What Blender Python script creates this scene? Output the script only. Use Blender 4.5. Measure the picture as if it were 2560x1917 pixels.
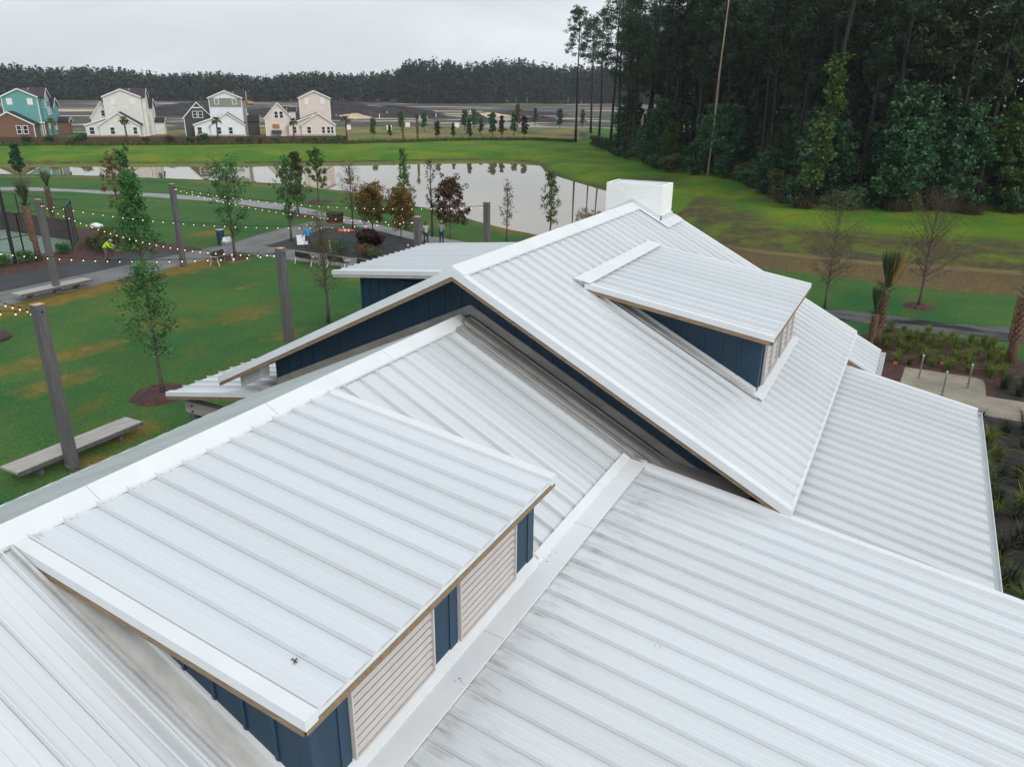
import bpy, math, random
import numpy as np
from mathutils import Matrix, Vector

# ---------------------------------------------------------------- camera, sky, sun, exposure
for o in list(bpy.data.objects):
    bpy.data.objects.remove(o)
SC = bpy.context.scene
COL = SC.collection
HC, FPX, PITCH, ROLL, YAW = 11.6, 1907.24, 0.370, 0.010, -0.484
_f = Vector((math.sin(YAW)*math.cos(PITCH), math.cos(YAW)*math.cos(PITCH), -math.sin(PITCH)))
_r = Vector((math.cos(YAW), -math.sin(YAW), 0)); _u = _r.cross(_f)
_r2 = math.cos(ROLL)*_r + math.sin(ROLL)*_u; _u2 = -math.sin(ROLL)*_r + math.cos(ROLL)*_u
cd = bpy.data.cameras.new('camera'); cam = bpy.data.objects.new('camera', cd); COL.objects.link(cam)
cam.matrix_world = Matrix(((_r2.x, _u2.x, -_f.x, 0), (_r2.y, _u2.y, -_f.y, 0), (_r2.z, _u2.z, -_f.z, HC), (0, 0, 0, 1)))
cd.sensor_width = 36; cd.lens = FPX/2560*36; cd.clip_start = 0.1; cd.clip_end = 9000
SC.camera = cam
SC.view_settings.view_transform = 'Standard'; SC.view_settings.look = 'None'
SC.view_settings.exposure = 0.10; SC.view_settings.gamma = 1.0; SC.view_settings.use_curve_mapping = False
SUNV = Vector((0.74, -0.34, 0.55)).normalized()
SEL, SAZ = math.asin(SUNV.z), math.atan2(SUNV.x, SUNV.y)
w = bpy.data.worlds.new('World'); SC.world = w; w.use_nodes = True
nt = w.node_tree; nt.nodes.clear()
def N(tree, typ, **kw):
    n = tree.nodes.new(typ)
    for k, v in kw.items():
        if k.startswith('i_'):
            n.inputs[k[2:].replace('_', ' ')].default_value = v
        else:
            setattr(n, k, v)
    return n
sky = N(nt, 'ShaderNodeTexSky', sky_type='NISHITA', sun_disc=False, sun_elevation=SEL, sun_rotation=SAZ, air_density=1.0, dust_density=4.0, ozone_density=1.0)
tc = N(nt, 'ShaderNodeTexCoord'); sep = N(nt, 'ShaderNodeSeparateXYZ'); nt.links.new(tc.outputs['Generated'], sep.inputs[0])
mp = N(nt, 'ShaderNodeMapping'); mp.inputs['Scale'].default_value = (1.6, 1.6, 7.0); nt.links.new(tc.outputs['Generated'], mp.inputs[0])
nz = N(nt, 'ShaderNodeTexNoise'); nz.inputs['Scale'].default_value = 1.7; nz.inputs['Detail'].default_value = 7; nz.inputs['Roughness'].default_value = 0.5; nz.inputs['Distortion'].default_value = 0.4
nt.links.new(mp.outputs[0], nz.inputs['Vector'])
cr = N(nt, 'ShaderNodeValToRGB'); cr.color_ramp.elements[0].position = 0.40; cr.color_ramp.elements[0].color = (7.15, 7.7, 8.1, 1)
cr.color_ramp.elements[1].position = 0.62; cr.color_ramp.elements[1].color = (8.6, 9.25, 9.7, 1)
nt.links.new(nz.outputs[0], cr.inputs[0])
zr = N(nt, 'ShaderNodeMapRange'); zr.inputs[1].default_value = 0.15; zr.inputs[2].default_value = 0.95; zr.inputs[3].default_value = 1.0; zr.inputs[4].default_value = 1.1
nt.links.new(sep.outputs[2], zr.inputs[0])
vm = N(nt, 'ShaderNodeVectorMath', operation='SCALE'); nt.links.new(cr.outputs[0], vm.inputs[0]); nt.links.new(zr.outputs[0], vm.inputs['Scale'])
mx = N(nt, 'ShaderNodeMix', data_type='RGBA'); mx.inputs[0].default_value = 0.90
nt.links.new(sky.outputs[0], mx.inputs[6]); nt.links.new(vm.outputs[0], mx.inputs[7])
bg = N(nt, 'ShaderNodeBackground'); bg.inputs[1].default_value = 0.10
out = N(nt, 'ShaderNodeOutputWorld'); nt.links.new(mx.outputs[2], bg.inputs[0]); nt.links.new(bg.outputs[0], out.inputs[0])
sl = bpy.data.lights.new('sun', 'SUN'); sl.energy = 1.5; sl.angle = math.radians(25); sl.color = (1.0, 0.96, 0.90)
so = bpy.data.objects.new('sun', sl); COL.objects.link(so); so.rotation_euler = SUNV.to_track_quat('Z', 'Y').to_euler(); so.location = (40, -20, 60)

# ---------------------------------------------------------------- materials
def new_mat(name):
    m = bpy.data.materials.new(name); m.use_nodes = True
    t = m.node_tree; b = t.nodes['Principled BSDF']; return m, t, b
def mixc(t, fac, a, b, bt='MIX'):
    n = N(t, 'ShaderNodeMix', data_type='RGBA', blend_type=bt)
    for s, v in ((0, fac), (6, a), (7, b)):
        if isinstance(v, (int, float)): n.inputs[s].default_value = v
        elif isinstance(v, tuple): n.inputs[s].default_value = v if len(v) == 4 else v+(1,)
        else: t.links.new(v, n.inputs[s])
    return n.outputs[2]
def noise(t, vec, scale, detail=4, rough=0.55, dist=0.0):
    n = N(t, 'ShaderNodeTexNoise'); n.inputs['Scale'].default_value = scale; n.inputs['Detail'].default_value = detail
    n.inputs['Roughness'].default_value = rough; n.inputs['Distortion'].default_value = dist
    if vec is not None: t.links.new(vec, n.inputs['Vector'])
    return n.outputs[0]
def mrange(t, v, a, b, c=0.0, d=1.0):
    n = N(t, 'ShaderNodeMapRange'); t.links.new(v, n.inputs[0])
    for i, x in zip((1, 2, 3, 4), (a, b, c, d)): n.inputs[i].default_value = x
    return n.outputs[0]
def math_(t, op, a, b=None):
    n = N(t, 'ShaderNodeMath', operation=op)
    for i, v in enumerate((a, b)):
        if v is None: continue
        if isinstance(v, (int, float)): n.inputs[i].default_value = v
        else: t.links.new(v, n.inputs[i])
    return n.outputs[0]
def mapping(t, vec, scale):
    n = N(t, 'ShaderNodeMapping'); n.inputs['Scale'].default_value = scale; t.links.new(vec, n.inputs[0]); return n.outputs[0]
def bump(t, b, h, strength, dist):
    n = N(t, 'ShaderNodeBump'); n.inputs['Strength'].default_value = strength; n.inputs['Distance'].default_value = dist
    t.links.new(h, n.inputs['Height']); t.links.new(n.outputs[0], b.inputs['Normal'])
def simple(name, c, rough=0.6, var=0.12, scale=3.0, bmp=0.0, coord='Object', stretch=(1, 1, 1), spec=0.5, metallic=0.0, rnd=0.0):
    m, t, b = new_mat(name)
    v = mapping(t, N(t, 'ShaderNodeTexCoord').outputs[coord], stretch)
    n = noise(t, v, scale, 6, 0.6)
    lo = tuple(x*(1-2*var) for x in c); hi = tuple(min(1, x*(1+2*var)) for x in c)
    col = mixc(t, mrange(t, n, 0.25, 0.75), lo, hi)
    if rnd:
        r = N(t, 'ShaderNodeObjectInfo').outputs['Random']
        col = mixc(t, 1.0, col, mrange(t, r, 0, 1, 1-rnd, 1+rnd), 'MULTIPLY')
    t.links.new(col, b.inputs['Base Color'])
    b.inputs['Roughness'].default_value = rough; b.inputs['Specular IOR Level'].default_value = spec; b.inputs['Metallic'].default_value = metallic
    if bmp: bump(t, b, noise(t, v, scale*6, 5), bmp, 0.02)
    return m
def foliage(name, c1, c2, trans=0.25, rough=0.6):
    m, t, b = new_mat(name)
    g = N(t, 'ShaderNodeNewGeometry').outputs['Random Per Island']
    r = N(t, 'ShaderNodeObjectInfo').outputs['Random']
    col = mixc(t, g, c1, c2)
    col = mixc(t, 1.0, col, mrange(t, r, 0, 1, 0.78, 1.2), 'MULTIPLY')
    t.links.new(col, b.inputs['Base Color']); b.inputs['Roughness'].default_value = rough; b.inputs['Specular IOR Level'].default_value = 0.25
    tr = N(t, 'ShaderNodeBsdfTranslucent'); t.links.new(col, tr.inputs[0])
    ms = N(t, 'ShaderNodeMixShader'); ms.inputs[0].default_value = trans
    t.links.new(b.outputs[0], ms.inputs[1]); t.links.new(tr.outputs[0], ms.inputs[2])
    t.links.new(ms.outputs[0], t.nodes['Material Output'].inputs[0])
    return m
def metal(name, c, stain=0.0, grime=0.25, rough=0.34):
    """painted standing-seam sheet: streaks run down the slope (local x), grime and stains gather near the top of a panel"""
    m, t, b = new_mat(name)
    oc = N(t, 'ShaderNodeTexCoord').outputs['Object']
    info = N(t, 'ShaderNodeObjectInfo').outputs['Random']
    ofs = N(t, 'ShaderNodeVectorMath', operation='ADD'); t.links.new(oc, ofs.inputs[0])
    cmb = N(t, 'ShaderNodeCombineXYZ'); t.links.new(math_(t, 'MULTIPLY', info, 53.0), cmb.inputs[0]); t.links.new(math_(t, 'MULTIPLY', info, 31.0), cmb.inputs[2])
    t.links.new(cmb.outputs[0], ofs.inputs[1])
    streak = noise(t, mapping(t, ofs.outputs[0], (0.5, 22, 1)), 1.0, 5, 0.6)
    broad = noise(t, mapping(t, ofs.outputs[0], (0.35, 2.4, 1)), 1.3, 3, 0.5)
    col = mixc(t, mrange(t, streak, 0.35, 0.75, 0, grime), c, (0.46, 0.45, 0.43))
    col = mixc(t, mrange(t, broad, 0.45, 0.8, 0, grime*1.2), col, (0.52, 0.545, 0.57))
    if stain:
        sx = N(t, 'ShaderNodeSeparateXYZ'); t.links.new(oc, sx.inputs[0])
        top = mrange(t, sx.outputs[0], 0.15, 1.35, 1.0, 0.0)
        s2 = noise(t, mapping(t, ofs.outputs[0], (1.6, 34, 1)), 1.0, 6, 0.7)
        s3 = noise(t, mapping(t, ofs.outputs[0], (1.2, 3.2, 1)), 1.6, 3, 0.5)
        f = math_(t, 'MULTIPLY', math_(t, 'MULTIPLY', mrange(t, s2, 0.40, 0.66), mrange(t, s3, 0.50, 0.66)), math_(t, 'MULTIPLY', top, stain))
        col = mixc(t, f, col, (0.27, 0.18, 0.105))
    col = mixc(t, 1.0, col, mrange(t, info, 0, 1, 0.95, 1.03), 'MULTIPLY')
    t.links.new(col, b.inputs['Base Color'])
    rr = mrange(t, broad, 0.3, 0.8, rough, rough+0.14); t.links.new(rr, b.inputs['Roughness'])
    bump(t, b, broad, 0.10, 0.02); b.inputs['Metallic'].default_value = 0.45
    return m

WHITE = (0.715, 0.742, 0.765)
M = {}
M['roof'] = metal('white_roof_metal', WHITE, grime=0.07)
M['roof_stained'] = metal('white_roof_metal_stained', WHITE, stain=0.75, grime=0.06)
M['roof_grimy'] = metal('white_roof_metal_grimy', (0.69, 0.71, 0.735), stain=0.35, grime=0.15)
M['trim'] = simple('white_metal_trim', (0.70, 0.722, 0.745), 0.35, 0.03, 1.2)
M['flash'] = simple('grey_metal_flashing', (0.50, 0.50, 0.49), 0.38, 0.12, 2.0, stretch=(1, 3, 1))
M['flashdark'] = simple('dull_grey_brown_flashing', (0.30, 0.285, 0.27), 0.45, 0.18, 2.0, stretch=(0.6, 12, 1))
M['blue'] = simple('navy_board_siding', (0.007, 0.036, 0.073), 0.55, 0.10, 2.0, stretch=(3, 3, 0.6))
M['blue2'] = simple('navy_batten', (0.008, 0.041, 0.082), 0.5, 0.08, 2.0)
M['tan'] = simple('tan_wood_fascia', (0.24, 0.165, 0.10), 0.7, 0.2, 4, stretch=(1, 8, 8))
M['louver'] = simple('pale_blade_or_reflection', (0.54, 0.505, 0.495), 0.5, 0.05, 3)
M['louverback'] = simple('shade_toned_slat_backing', (0.13, 0.115, 0.11), 0.9, 0.1)  # dark tone carries the shade between the blades
M['dark'] = simple('dark_void', (0.012, 0.012, 0.013), 0.9, 0.1)
M['brickw'] = simple('white_painted_brick', (0.85, 0.86, 0.86), 0.75, 0.02, 9, rnd=0.03)
M['mortar'] = simple('white_painted_mortar', (0.83, 0.84, 0.84), 0.85, 0.02, 9)
M['rust'] = simple('rusty_cap_edge', (0.30, 0.13, 0.06), 0.8, 0.25, 8)
M['timber'] = simple('grey_weathered_timber', (0.112, 0.108, 0.112), 0.75, 0.18, 2.2, 0.25, stretch=(7, 7, 0.5))
M['endgrain'] = simple('fresh_cut_timber_end', (0.50, 0.33, 0.20), 0.8, 0.15, 6)
M['plank'] = simple('pale_weathered_plank', (0.36, 0.34, 0.315), 0.75, 0.16, 2.0, 0.2, stretch=(8, 0.5, 8))
M['beamw'] = simple('pale_grey_beam', (0.33, 0.315, 0.29), 0.75, 0.15, 2.0, 0.2, stretch=(0.5, 6, 6))
M['black'] = simple('black_coated_metal', (0.014, 0.016, 0.020), 0.45, 0.1)
M['whitem'] = simple('white_frame_metal', (0.66, 0.64, 0.60), 0.4, 0.05)
M['bseat'] = simple('dark_brown_bench_slat', (0.030, 0.022, 0.020), 0.6, 0.2, 5)
M['bark'] = simple('grey_brown_bark', (0.105, 0.080, 0.065), 0.9, 0.3, 8, 0.4, stretch=(4, 4, 1))
M['barkdark'] = simple('dark_pine_bark', (0.022, 0.019, 0.017), 0.95, 0.35, 6, 0.4, stretch=(4, 4, 0.7))
M['barkpale'] = simple('bare_pale_snag_wood', (0.42, 0.31, 0.22), 0.85, 0.3, 2, 0.2, stretch=(4, 4, 0.25))
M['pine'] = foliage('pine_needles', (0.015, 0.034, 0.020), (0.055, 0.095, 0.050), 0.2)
M['pine_lit'] = foliage('pine_needles_lit_olive', (0.028, 0.052, 0.018), (0.085, 0.115, 0.040), 0.22)  # lit copy of the pine needles: light put into the olive colour
M['broad'] = foliage('dark_broad_leaves', (0.016, 0.060, 0.030), (0.080, 0.185, 0.080), 0.25)
M['broad2'] = foliage('mid_green_leaves', (0.034, 0.082, 0.020), (0.115, 0.190, 0.045), 0.3)
M['vine'] = foliage('yellow_green_vine_leaves', (0.040, 0.085, 0.018), (0.11, 0.165, 0.035), 0.3)
M['young'] = foliage('young_tree_leaves', (0.026, 0.105, 0.032), (0.105, 0.255, 0.070), 0.3)
M['bright'] = foliage('light_green_leaves', (0.08, 0.17, 0.045), (0.23, 0.32, 0.10), 0.35)
M['olive'] = foliage('olive_leaves', (0.06, 0.085, 0.024), (0.14, 0.15, 0.05), 0.3)
M['rusty'] = foliage('rust_brown_leaves', (0.095, 0.058, 0.014), (0.24, 0.15, 0.045), 0.3)
M['dried'] = foliage('dried_dark_leaves', (0.045, 0.022, 0.014), (0.11, 0.06, 0.035), 0.2)
M['maroon'] = foliage('maroon_leaves', (0.020, 0.007, 0.008), (0.062, 0.020, 0.018), 0.12)
M['palm'] = foliage('palm_frond', (0.050, 0.080, 0.035), (0.140, 0.170, 0.080), 0.2)
M['palmdry'] = foliage('dry_palm_frond', (0.34, 0.22, 0.05), (0.52, 0.36, 0.11), 0.2)
M['palmtrunk'] = simple('palm_trunk_boots', (0.125, 0.070, 0.045), 0.9, 0.35, 7, 0.5)
M['palmboot'] = simple('cut_palm_boot', (0.23, 0.14, 0.095), 0.85, 0.35, 9, rnd=0.25)
M['straw'] = foliage('straw_grass', (0.075, 0.055, 0.032), (0.175, 0.12, 0.075), 0.2)
M['tuft'] = foliage('ornamental_grass', (0.06, 0.10, 0.018), (0.21, 0.25, 0.05), 0.3)
M['tuftdark'] = foliage('dark_ornamental_grass', (0.026, 0.040, 0.026), (0.085, 0.095, 0.050), 0.2)
M['farpine'] = foliage('distant_pine_foliage', (0.016, 0.026, 0.020), (0.045, 0.066, 0.045), 0.1)
M['shingle'] = simple('dark_roof_shingle', (0.024, 0.020, 0.025), 0.85, 0.2, 3)
M['shingle2'] = simple('plum_roof_shingle', (0.048, 0.034, 0.038), 0.85, 0.2, 3)
M['wtrim'] = simple('white_house_trim', (0.80, 0.80, 0.80), 0.5, 0.02)
M['pane'] = simple('dark_window_pane', (0.030, 0.034, 0.050), 0.08, 0.1)
M['cellar'] = simple('pale_block_footing', (0.34, 0.31, 0.28), 0.9, 0.15, 2)
def siding(name, c, vertical=False):
    m, t, b = new_mat(name)
    oc = N(t, 'ShaderNodeTexCoord').outputs['Object']
    wv = N(t, 'ShaderNodeTexWave', wave_type='BANDS', bands_direction='X' if vertical else 'Z', wave_profile='SAW')
    wv.inputs['Scale'].default_value = 0.8 if vertical else 1.6; wv.inputs['Distortion'].default_value = 0.0
    t.links.new(oc, wv.inputs[0])
    n = noise(t, oc, 0.9, 5)
    col = mixc(t, mrange(t, n, 0.3, 0.75), tuple(x*0.90 for x in c), tuple(min(1, x*1.06) for x in c))
    t.links.new(col, b.inputs['Base Color']); b.inputs['Roughness'].default_value = 0.7
    bump(t, b, wv.outputs[1], 0.5, 0.02)
    return m
M['teal'] = siding('teal_lap_siding', (0.13, 0.37, 0.36))
M['cream'] = siding('pale_grey_siding', (0.74, 0.73, 0.70))
M['sagegrey'] = siding('sage_grey_board', (0.25, 0.255, 0.23), True)
M['paleblue'] = siding('pale_blue_white_siding', (0.78, 0.83, 0.88))
M['char'] = siding('charcoal_siding', (0.055, 0.058, 0.055))
M['beige'] = siding('beige_siding', (0.74, 0.65, 0.60))
M['brick'] = siding('brown_brick', (0.20, 0.098, 0.062))
M['fencebrown'] = simple('brown_fence_board', (0.095, 0.052, 0.040), 0.85, 0.2, 1.5, stretch=(6, 6, 0.6), rnd=0.12)

# ground sheets
def ground_mat():
    m, t, b = new_mat('grass_ground')
    g = N(t, 'ShaderNodeNewGeometry').outputs['Position']
    at = N(t, 'ShaderNodeVertexColor'); at.layer_name = 'mask'
    sp = N(t, 'ShaderNodeSeparateColor'); t.links.new(at.outputs[0], sp.inputs[0])
    n1 = noise(t, g, 0.12, 5, 0.6, 0.6); n2 = noise(t, g, 1.1, 6, 0.65); n3 = noise(t, g, 9.0, 3, 0.7)
    lawn = mixc(t, mrange(t, n1, 0.35, 0.7), (0.030, 0.106, 0.032), (0.076, 0.142, 0.034))
    bank = mixc(t, mrange(t, n1, 0.38, 0.66), (0.052, 0.155, 0.018), (0.150, 0.205, 0.020))
    col = mixc(t, sp.outputs[1], lawn, bank)
    n4 = noise(t, mapping(t, g, (0.25, 0.5, 1)), 1.0, 5, 0.6, 0.5)
    weed = mixc(t, mrange(t, n2, 0.38, 0.62), (0.058, 0.047, 0.040), (0.095, 0.085, 0.030))
    weed = mixc(t, mrange(t, n4, 0.49, 0.64), weed, (0.105, 0.150, 0.020))
    col = mixc(t, sp.outputs[2], col, weed)
    dry = mixc(t, mrange(t, n2, 0.3, 0.7), (0.130, 0.100, 0.024), (0.225, 0.155, 0.040))
    d = math_(t, 'ADD', sp.outputs[0], math_(t, 'MULTIPLY', math_(t, 'SUBTRACT', n2, 0.5), 1.3))
    d2 = mrange(t, d, 0.15, 0.95)
    col = mixc(t, d2, col, dry)
    sn = noise(t, mapping(t, g, (0.5, 0.16, 1)), 1.0, 5, 0.6, 0.8)
    col = mixc(t, mrange(t, sn, 0.52, 0.80, 0, 0.75), col, (0.125, 0.112, 0.022))
    col = mixc(t, 1.0, col, mrange(t, n3, 0.28, 0.72, 0.62, 1.38), 'MULTIPLY')
    t.links.new(col, b.inputs['Base Color']); b.inputs['Roughness'].default_value = 0.95; b.inputs['Specular IOR Level'].default_value = 0.1
    bump(t, b, math_(t, 'ADD', n3, n2), 0.7, 0.06)
    return m
M['ground'] = ground_mat()
def field_mat():
    m, t, b = new_mat('stripped_building_site_soil')
    g = N(t, 'ShaderNodeNewGeometry').outputs['Position']
    rot = N(t, 'ShaderNodeMapping'); rot.inputs['Rotation'].default_value = (0, 0, -0.72); t.links.new(g, rot.inputs[0])
    v = mapping(t, rot.outputs[0], (0.011, 0.024, 1)); n1 = noise(t, v, 1.0, 7, 0.62, 1.2)
    n2 = noise(t, mapping(t, rot.outputs[0], (0.02, 0.10, 1)), 1.0, 5, 0.6, 0.3); n3 = noise(t, g, 0.5, 5, 0.7)
    col = mixc(t, mrange(t, n2, 0.35, 0.65), (0.018, 0.018, 0.022), (0.075, 0.070, 0.068))
    col = mixc(t, mrange(t, n1, 0.55, 0.60), col, (0.46, 0.36, 0.26))
    col = mixc(t, mrange(t, n1, 0.33, 0.29), col, (0.125, 0.130, 0.030))
    col = mixc(t, 1.0, col, mrange(t, n3, 0.2, 0.8, 0.7, 1.3), 'MULTIPLY')
    t.links.new(col, b.inputs['Base Color']); b.inputs['Roughness'].default_value = 0.95
    bump(t, b, n3, 0.6, 0.4); return m
M['field'] = field_mat()
M['lots'] = simple('dry_rough_grass_lots', (0.150, 0.125, 0.026), 0.95, 0.35, 0.09, coord='Object')
M['sand'] = simple('pale_sand', (0.50, 0.385, 0.26), 0.95, 0.12, 0.3)
M['soil'] = simple('dark_heaped_soil', (0.032, 0.028, 0.032), 0.95, 0.3, 0.6, 0.5)
M['gravelroad'] = simple('grey_gravel_road', (0.26, 0.25, 0.235), 0.95, 0.12, 0.5)
M['path'] = simple('light_concrete_path', (0.255, 0.25, 0.258), 0.85, 0.12, 0.5, 0.1)
M['walk'] = simple('grey_brushed_walkway', (0.150, 0.150, 0.145), 0.85, 0.22, 0.8, 0.2, stretch=(1.6, 0.5, 1))
M['asphalt'] = simple('dark_asphalt', (0.024, 0.029, 0.033), 0.75, 0.3, 1.0, 0.3, stretch=(1.2, 0.4, 1))
M['bedsoil'] = simple('black_planting_soil', (0.024, 0.025, 0.029), 0.9, 0.35, 1.2, 0.7)
M['mulch'] = simple('red_brown_mulch', (0.060, 0.024, 0.019), 0.95, 0.4, 2.5, 0.9)
M['mulchdark'] = simple('dark_brown_mulch', (0.030, 0.024, 0.023), 0.95, 0.35, 2.5, 0.9)
M['court'] = simple('pale_green_court', (0.165, 0.245, 0.195), 0.85, 0.08, 1.0)
M['padc'] = simple('worn_tan_concrete', (0.27, 0.235, 0.185), 0.88, 0.18, 0.7, 0.12)
M['paver'] = simple('grey_paver', (0.145, 0.145, 0.148), 0.85, 0.12, 3, 0.2, rnd=0.32)
def wet_mat():
    m, t, b = new_mat('wet_asphalt_path')
    g = N(t, 'ShaderNodeNewGeometry').outputs['Position']
    n1 = noise(t, mapping(t, g, (0.35, 1.1, 1)), 0.8, 4, 0.5); n2 = noise(t, g, 8, 4)
    col = mixc(t, mrange(t, n1, 0.42, 0.55), (0.016, 0.019, 0.020), (0.085, 0.088, 0.085))
    col = mixc(t, 1.0, col, mrange(t, n2, 0.2, 0.8, 0.8, 1.2), 'MULTIPLY')
    t.links.new(col, b.inputs['Base Color']); t.links.new(mrange(t, n1, 0.42, 0.55, 0.35, 0.85), b.inputs['Roughness']); return m
M['wet'] = wet_mat()
def water_mat():
    m, t, b = new_mat('muddy_pond_water')
    g = N(t, 'ShaderNodeNewGeometry').outputs['Position']
    n = noise(t, mapping(t, g, (1, 1, 1)), 0.05, 3)
    col = mixc(t, n, (0.175, 0.125, 0.066), (0.225, 0.160, 0.090)); t.links.new(col, b.inputs['Base Color'])
    b.inputs['Roughness'].default_value = 0.015; b.inputs['IOR'].default_value = 1.9; b.inputs['Specular IOR Level'].default_value = 0.5
    bump(t, b, noise(t, g, 1.3, 3), 0.012, 0.02); return m
M['water'] = water_mat()
def emis(name, c, s):
    m, t, b = new_mat(name); b.inputs['Base Color'].default_value = c+(1,); b.inputs['Emission Color'].default_value = c+(1,); b.inputs['Emission Strength'].default_value = s; return m
M['bulb'] = emis('lit_warm_bulb', (1.0, 0.72, 0.36), 1.6)
M['skin'] = simple('skin', (0.30, 0.17, 0.11), 0.6, 0.05)
M['skind'] = simple('dark_skin', (0.10, 0.055, 0.038), 0.6, 0.05)
M['hivis'] = simple('high_visibility_yellow_fabric', (0.50, 0.90, 0.04), 0.7, 0.08, 6)
M['cyan'] = simple('bright_blue_fabric', (0.01, 0.30, 0.62), 0.7, 0.08, 6)
M['khaki'] = simple('khaki_fabric', (0.17, 0.12, 0.10), 0.8, 0.12, 6)
M['jean'] = simple('dark_denim', (0.025, 0.032, 0.05), 0.8, 0.12, 6)
M['greyshirt'] = simple('pale_grey_fabric', (0.36, 0.37, 0.35), 0.8, 0.1, 6)
M['camo'] = simple('mottled_grey_fabric', (0.24, 0.25, 0.22), 0.8, 0.35, 9)
M['boot'] = simple('brown_boot_leather', (0.05, 0.035, 0.025), 0.7, 0.1)
M['cap'] = simple('pale_cap_cloth', (0.48, 0.42, 0.36), 0.8, 0.08)
M['hairm'] = simple('dark_hair', (0.012, 0.010, 0.009), 0.6, 0.1)
M['paper'] = simple('white_paper', (0.80, 0.81, 0.86), 0.7, 0.02)
M['bluetool'] = simple('blue_painted_handle', (0.03, 0.14, 0.42), 0.5, 0.05)
M['ytool'] = simple('yellow_wood_handle', (0.55, 0.33, 0.03), 0.5, 0.08)
M['orange'] = simple('orange_plastic', (0.70, 0.13, 0.05), 0.5, 0.06)
M['stripe'] = simple('white_reflective_band', (0.80, 0.80, 0.78), 0.4, 0.03)
M['sod'] = simple('dark_sod_roll_soil', (0.050, 0.034, 0.024), 0.95, 0.3, 4, 0.8)
M['binblue'] = simple('dark_teal_bin', (0.015, 0.060, 0.085), 0.5, 0.1)
M['meshgrey'] = simple('galvanised_wire', (0.42, 0.46, 0.52), 0.4, 0.05, metallic=0.3)
M['galv'] = simple('dull_green_grey_steel', (0.16, 0.18, 0.17), 0.45, 0.1)
M['capw'] = simple('white_cap', (0.82, 0.82, 0.82), 0.4, 0.02)
M['screen'] = simple('dark_windscreen_cloth', (0.060, 0.048, 0.042), 0.9, 0.12, 2)
M['glassgrey'] = simple('grey_windscreen_cloth', (0.085, 0.092, 0.098), 0.9, 0.08, 2)
M['machine'] = simple('yellow_orange_machine_paint', (0.62, 0.30, 0.03), 0.5, 0.08)
M['signw'] = simple('white_sign_board', (0.84, 0.84, 0.86), 0.5, 0.02)
M['plywood'] = simple('orange_plywood', (0.36, 0.17, 0.06), 0.7, 0.12, 2)
M['tarp'] = simple('dark_blue_plastic_tarp', (0.010, 0.018, 0.030), 0.3, 0.2, 3)
M['sack'] = simple('tan_burlap', (0.36, 0.26, 0.16), 0.9, 0.15, 4)

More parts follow.
